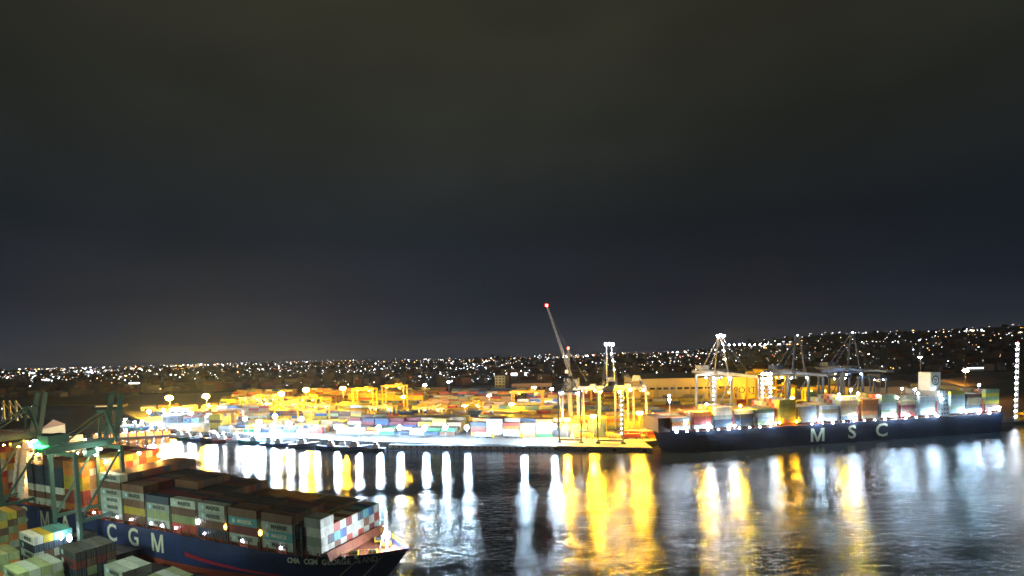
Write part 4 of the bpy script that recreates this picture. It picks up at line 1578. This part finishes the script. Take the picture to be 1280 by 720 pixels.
bcols = [M_WHITE, mat("boat_blue", (0.05, 0.16, 0.4), .5), mat("boat_red", (0.4, 0.07, 0.05), .5), mat("boat_turq", (0.08, 0.45, 0.45), .5), M_DSTEEL]
bcn = ["white", "blue", "red", "turquoise", "dark grey"]
bl = [(158, 533, 14, 0.3), (168, 537, 14, 2.9), (180, 536, 20, 0.2), (192, 541, 16, 0.1), (206, 540, 22, 0.15), (222, 546, 18, 3.0), (238, 549, 20, 0.05), (252, 550, 18, 0.1),
      (266, 551, 22, 3.1), (282, 552, 20, 0.05), (298, 552, 18, 0.0), (314, 554, 22, 3.1), (352, 557, 20, 0.0), (382, 558, 24, 0.05), (410, 561, 20, 3.0), (432, 560, 18, 0.0), (448, 562, 26, 0.0), (466, 563, 18, 3.1), (340, 556, 18, .1)]
for i, (px, py, L, rz) in enumerate(bl):
    j = (i * 3) % 5 if i < 12 else (4 if i % 2 else 1)
    lam = None
    if i in (0, 1, 3):
        lam = L_COOL
    elif i in (2, 4, 8):
        lam = L_COOL
    elif i in (5, 6, 9, 10, 11, 16):
        lam = L_WHITE
    boat(px, py, L, rz + (0 if py > 545 else 0.2), f"{bcn[j]} hulled boat moored {ORD[i] if i < 18 else 'nineteenth'} in line at the far quay, from the west", bcols[j], lam, 0.9 if lam is L_COOL else 0.55, 7.5)
# very bright working lamps over the boats and the white yard
for px, pb, pt_, m, lab, r, n in (
    (187, 530, 515, L_COOL, "dazzling white lamp post over the westernmost boats", 1.7, 1), (205, 528, 513, L_COOL, "white lamp post above the boats, just left of the paired yellow masts", 1.3, 1),
    (222, 530, 512, L_COOL, "white lamp post above the boats, between the paired yellow masts", 1.2, 1), (240, 530, 517, L_COOL, "white lamp post low behind the boats", 1.2, 1),
    (262, 527, 507, L_WHITE, "white lamp post under the second yellow mast", 1.0, 1), (275, 534, 523, L_WHITE, "white lamp post on the quay right of the boats", 1.0, 1),
    (307, 540, 524, L_COOL, "white lamp post where the stacks begin", 1.5, 1), (325, 545, 528, L_COOL, "white lamp post at the left of the dazzling apron", 1.8, 1),
    (345, 543, 521, L_COOL, "white lamp post in the dazzling apron under the white gantry", 1.8, 1), (362, 546, 530, L_COOL, "white lamp post in the middle of the dazzling apron", 1.8, 1),
    (378, 544, 524, L_COOL, "white lamp post at the right of the dazzling apron", 1.6, 1), (334, 520, 505, L_WHITE, "white lamp post between the western portal cranes", 1.0, 1),
    (396, 548, 534, L_COOL, "white lamp post before the blue grey stacks", 1.2, 1),
):
    light_mast(px, pb, pt_, m, lab, r, n, "lamp_post", arm=True, group="bright lamp posts over the boat basin")

# boatyard sheds and laid-up hulls behind the boats
shed_cols = [(M_WHITE, "white"), (M_WALLG, "pale green"), (mat("shed_blue", (0.10, 0.20, 0.34), 0.6, noise=.2), "blue"), (mat("shed_rust", (0.30, 0.13, 0.07), 0.7, noise=.3), "rusty"), (M_DSTEEL, "dark grey")]
where_ = ["nearest the basin mouth", "beside the first mast of the yellow pair", "between the yellow pair of masts", "under the second yellow mast", "before the western stacks"]
ki = 0
for row, (py, xs_) in enumerate(((514, (176, 198, 226, 252, 282)), (521, (186, 212, 238, 266, 292)), (529, (203, 229, 256, 284, 306)))):
    for i, px in enumerate(xs_):
        m_, cn = shed_cols[(row * 2 + i * 3) % 5]
        pa_ = G(px, py, Q_Z)
        wd = 13 + (i * 5 + row * 3) % 9
        building("boatyard_shed", pa_, pa_ + V((wd, 0.5 + i * 0.6, 0)), 10 + i, 5 + (i * 2 + row) % 4, m_, M_ROOFD if (i + row) % 2 else mat("roof_zinc", (0.35, 0.36, 0.36), 0.5, 0.2, noise=.2),
                 f"{cn} boatyard shed, {['back', 'middle', 'front'][row]} row, {where_[i]}", gable=1.8, windows=3, wh=1.2, doors=1, group="small sheds of the boatyard")

# orange-lit ferry pier on the basin
pa, pb_ = G(116, 550), G(214, 545)
d = pb_ - pa
pr = thing("pier_shed", "long low pier building with orange lit openings on the dark basin", "pier", pa, math.atan2(d.y, d.x))
Lp = d.length
MB().use(M_CONC).box((Lp / 2, 2, 0.3), (Lp, 6, 1.6)).build("deck", pr)
MB().use(M_ROOFD).box((Lp / 2, 2.4, 5.6), (Lp, 6, 0.4)).build("roof", pr)
for i in range(9):
    MB().use(mat("pier_lit_opening" + ("b" if i % 3 else ""), (1, .5, .1), .5, emit=1.6 if i % 3 else 0.9, ecol=(1.0, 0.45, 0.08) if i % 3 else (1, .7, .35))).box((0, 0, 0), (Lp / 9 * 0.8, 0.3, 3.2)).build("opening", pr, (Lp * (i + 0.5) / 9, 0.2, 3.0))
    MB().use(M_DSTEEL).box((0, 0, 0), (0.5, 0.6, 4.4)).build("post", pr, (Lp * i / 9 + 0.3, -0.4, 3.2))
    MB().use(L_ORANGE).ball((0, 0, 0), 0.28).build("lamp", pr, (Lp * (i + 0.5) / 9, -0.6, 5.0))

# =================================================================== CITY
rc = random.Random(11)
CITY = MB()
lm_c = [lampmat("city_white", (0.82, 0.90, 1.0), 14), lampmat("city_warm", (1.0, 0.70, 0.42), 8), lampmat("city_yellow", (1.0, 0.5, 0.12), 8), lampmat("city_red", (1.0, 0.12, 0.06), 7), lampmat("city_dim", (0.85, 0.9, 1.0), 1.8)]
for m in lm_c:
    m.cycles.emission_sampling = 'NONE'
HOUSE = MB()
hm_ = [mat("house_dark", (0.08, 0.075, 0.07), .9), mat("house_pale", (0.22, 0.20, 0.18), .9), mat("house_red", (0.14, 0.07, 0.05), .9)]
clusters = [(rc.uniform(-2800, 3000), rc.uniform(1300, 3000), rc.uniform(80, 320)) for _ in range(60)]
def city_lamp(x, y, k=1.0, m=None):
    if y < 905 or abs(x) > y * 1.12 or y > 3150 or (y < 1250 and x < -350 and rc.random() < 0.85):
        return
    if x > 0.35 * y and rc.random() < 0.42:
        return
    z = land_z(x, y)
    r_ = y * 0.0009 * k
    q_ = rc.random()
    m = m or (lm_c[4] if q_ < 0.5 else lm_c[0] if q_ < 0.74 else lm_c[1] if q_ < 0.90 else lm_c[2] if q_ < 0.97 else lm_c[3])
    hz = z + rc.uniform(6, 12)
    CITY.use(m).box((x, y, hz), (r_ * rc.choice((1, 1, 1.6, 2.2)), r_, r_))
    CITY.use(hm_[0]).box((x, y + r_ * 0.2, (z + hz) / 2 - r_ * 0.6), (0.4, 0.4, hz - z))


for i in range(260):
    y = rc.uniform(915, 1350)
    city_lamp(rc.uniform(-1.05, 1.05) * y, y, rc.choice((0.5, 0.6, 0.8, 1.0)))
for i in range(980):
    y = 905 * (3.4 ** (rc.random() ** 0.7))
    city_lamp(rc.uniform(-1.08, 1.08) * y, y, rc.choice((0.4, 0.5, 0.6, 0.8, 1.1)))
for cx, cy_, cr in clusters:
    big = rc.random() < 0.3
    for i in range(rc.randrange(5, 22)):
        city_lamp(rc.gauss(cx, cr * 0.5), rc.gauss(cy_, cr * 0.35), rc.choice((0.6, 0.8, 1.0, 1.3, 1.9 if big else 0.9)))
for i in range(44):                                        # lit streets
    y = 1000 * (2.9 ** rc.random())
    x = rc.uniform(-1.0, 1.0) * y
    a = rc.choice((0.0, 0.15, -0.2, 1.3, -1.2, 0.5))
    m = rc.choice((lm_c[0], lm_c[1], lm_c[2], lm_c[4], lm_c[4]))
    stp = rc.uniform(26, 44)
    for k in range(rc.randrange(6, 18)):
        city_lamp(x + math.cos(a) * k * stp + rc.uniform(-2, 2), y + math.sin(a) * k * stp, 0.62, m)
tag(CITY.build("city_lights"), "scattered white and warm street lights across the dark city beyond the port", "street lights", kind='stuff')
for i in range(1500):
    y = 905 * (3.4 ** rc.random())
    x = rc.uniform(-1.08, 1.08) * y
    h_ = rc.choice((5, 6, 7, 9, 12, 14)) * (1 if rc.random() < 0.985 else 2)
    z = land_z(x, y)
    HOUSE.use(hm_[int(rc.random() * 3)]).box((x, y, z + h_ / 2 - 1), (rc.uniform(9, 26), rc.uniform(9, 20), h_ + 2), rc.uniform(0, 3))
tag(HOUSE.build("city_houses"), "dark low houses of the city beyond the port", "houses", kind='stuff')

# individually visible far lit places
def lit_hall(px, py, w_, h_, m, label, z=None, dist=None):
    b = G(px, py, 3.0)
    root = thing("lit_hall", label, "building", b)
    MB().use(hm_[1]).box((0, 6, h_ / 2), (w_, 12, h_)).build("wall", root)
    MB().use(M_ROOFD).box((0, 6, h_ + 0.4), (w_ + 1, 13, 0.8)).build("roof", root)
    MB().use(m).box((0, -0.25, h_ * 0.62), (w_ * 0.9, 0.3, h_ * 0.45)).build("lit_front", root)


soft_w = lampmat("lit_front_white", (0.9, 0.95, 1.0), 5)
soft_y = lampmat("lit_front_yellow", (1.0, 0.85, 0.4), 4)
for px, py, w_, h_, m, lab in (
    (366, 484, 62, 5, soft_w, "long white lit hall under the skyline above the paired floodlights"), (168, 481, 28, 6, soft_w, "wide white lit hall in the city above the basin"),
    (57, 477, 24, 8, soft_w, "bright white lit hall on the left part of the skyline"), (40, 468, 30, 8, soft_w, "small white lit hall near the left edge of the city"),
    (570, 479, 18, 7, soft_w, "white lit hall just right of the tall bright pole"), (650, 472, 42, 12, soft_w, "white lit hall with several bright storeys left of the raised boom"),
    (918, 452, 60, 10, soft_y, "yellowish lit roofline on the slope above the ochre warehouse"), (948, 452, 90, 9, soft_y, "long yellow lit hall on the slope behind the lettered wall"),
    (1210, 446, 60, 6, soft_y, "thin yellow lit hall on the slope above the far ship's stern"), (1226, 462, 60, 5, soft_w, "thin white lit roof behind the orange mast"),
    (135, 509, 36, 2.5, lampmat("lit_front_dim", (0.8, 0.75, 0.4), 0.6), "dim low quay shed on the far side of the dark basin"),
):
    lit_hall(px, py, w_, h_, m, lab)
# string of even lamps along the hill road
for i in range(8):
    b = V((0, 0, 0))
    px = 912 + i * 6.4
    d_ = 1750.0
    xw = (px - 640) / 640 * d_ * 1.0
    zb = land_z(xw, d_)
    zt = H(px, V((xw, d_, 0)), 431)
    root = thing("street_lamp", f"{ORD[i]} lamp from the left in the even string of white lamps above the warehouse", "street lamp", (xw, d_, zb), 0, "string of road lamps on the hill")
    MB().use(M_STEEL).tube((0, 0, 0), (0, 0, max(6, zt - zb)), 0.25).build("pole", root)
    MB().use(lampmat("lamp_string_far", WHITE, 60)).ball((0, 0, 0), 2.2).build("lamp", root, (0, 0, max(6, zt - zb)))

# =================================================================== LEFT SIDE
# lamps on the near quay that light the hull and the stacks (masts stand on the quay)
for al, pr_, hh, m, lab in ((-62, -46, 30, lampmat("lamp_near", (0.80, 1.0, 0.70), 2600), "tall near quay floodlight mast beside the ship's last letter"),
                            (-150, -62, 30, lampmat("lamp_near", (0.80, 1.0, 0.70), 2600), "tall near quay floodlight mast behind the teal crane"),
                            ):
    b = N0 + DN * al + NN * pr_
    root = thing("floodlight_mast", lab, "light mast", (b.x, b.y, 3.5), 0, "floodlight masts on the near quay")
    MB().use(M_STEEL).tube((0, 0, 0), (0, 0, hh), 0.4, 0.2).build("pole", root)
    for i in range(4):
        a = i * math.pi / 2
        MB().use(m).ball((math.cos(a) * 1.1, math.sin(a) * 1.1, hh + 0.2), 0.45, 0.7).build("lamp", root)
# dim loading gantries beyond the left warehouse
for i, px in enumerate((6, 14, 22)):
    b = G(px, 532, 2.6)
    root = thing("loading_gantry", f"dim pale loading gantry behind the left warehouse, {ORD[i]} of three", "gantry", b, 0.2, "loading gantries behind the left warehouse")
    MB().use(M_WALLG).box((0, 0, 13), (1.4, 1.4, 26)).build("column", root)
    MB().use(M_STEEL).beam((0, 0, 25), (13, -4, 8), 0.8).build("boom", root)
for i, (px, pb, m) in enumerate(((5, 527, L_ORANGE), (22, 527, L_ORANGE), (44, 526, L_ORANGE), (53, 525, L_WARM), (3, 515, L_DIM), (40, 512, L_DIM))):
    light_mast(px, pb, pb - 3, m, f"low lamp behind the left warehouse roof, {ORD[i]} from the frame edge", 0.45, 1, "lamp_post", z=2.6, arm=True, group="lamps behind the left warehouse")

# joined remainder of the stacks
o = STK.build("container_stacks")
tag(o, "remaining shipping containers packed in the stacks of both terminals and ships", "containers", kind='stuff')

# =================================================================== HAZE
HAZE = 0.00004
if HAZE > 0:
    mh = bpy.data.materials.new("haze_air")
    mh.use_nodes = True
    t = mh.node_tree
    t.nodes.clear()
    oo = t.nodes.new("ShaderNodeOutputMaterial")
    pv = t.nodes.new("ShaderNodeVolumePrincipled")
    pv.inputs['Color'].default_value = (0.62, 0.74, 0.95, 1)
    pv.inputs['Density'].default_value = HAZE
    pv.inputs['Anisotropy'].default_value = 0.5
    t.links.new(pv.outputs[0], oo.inputs['Volume'])
    mb = MB().use(mh).box((0, 2900, 78), (19000, 7000, 166))
    tag(mb.build("haze"), kind='stuff')
print("containers as objects:", n_cont[0])
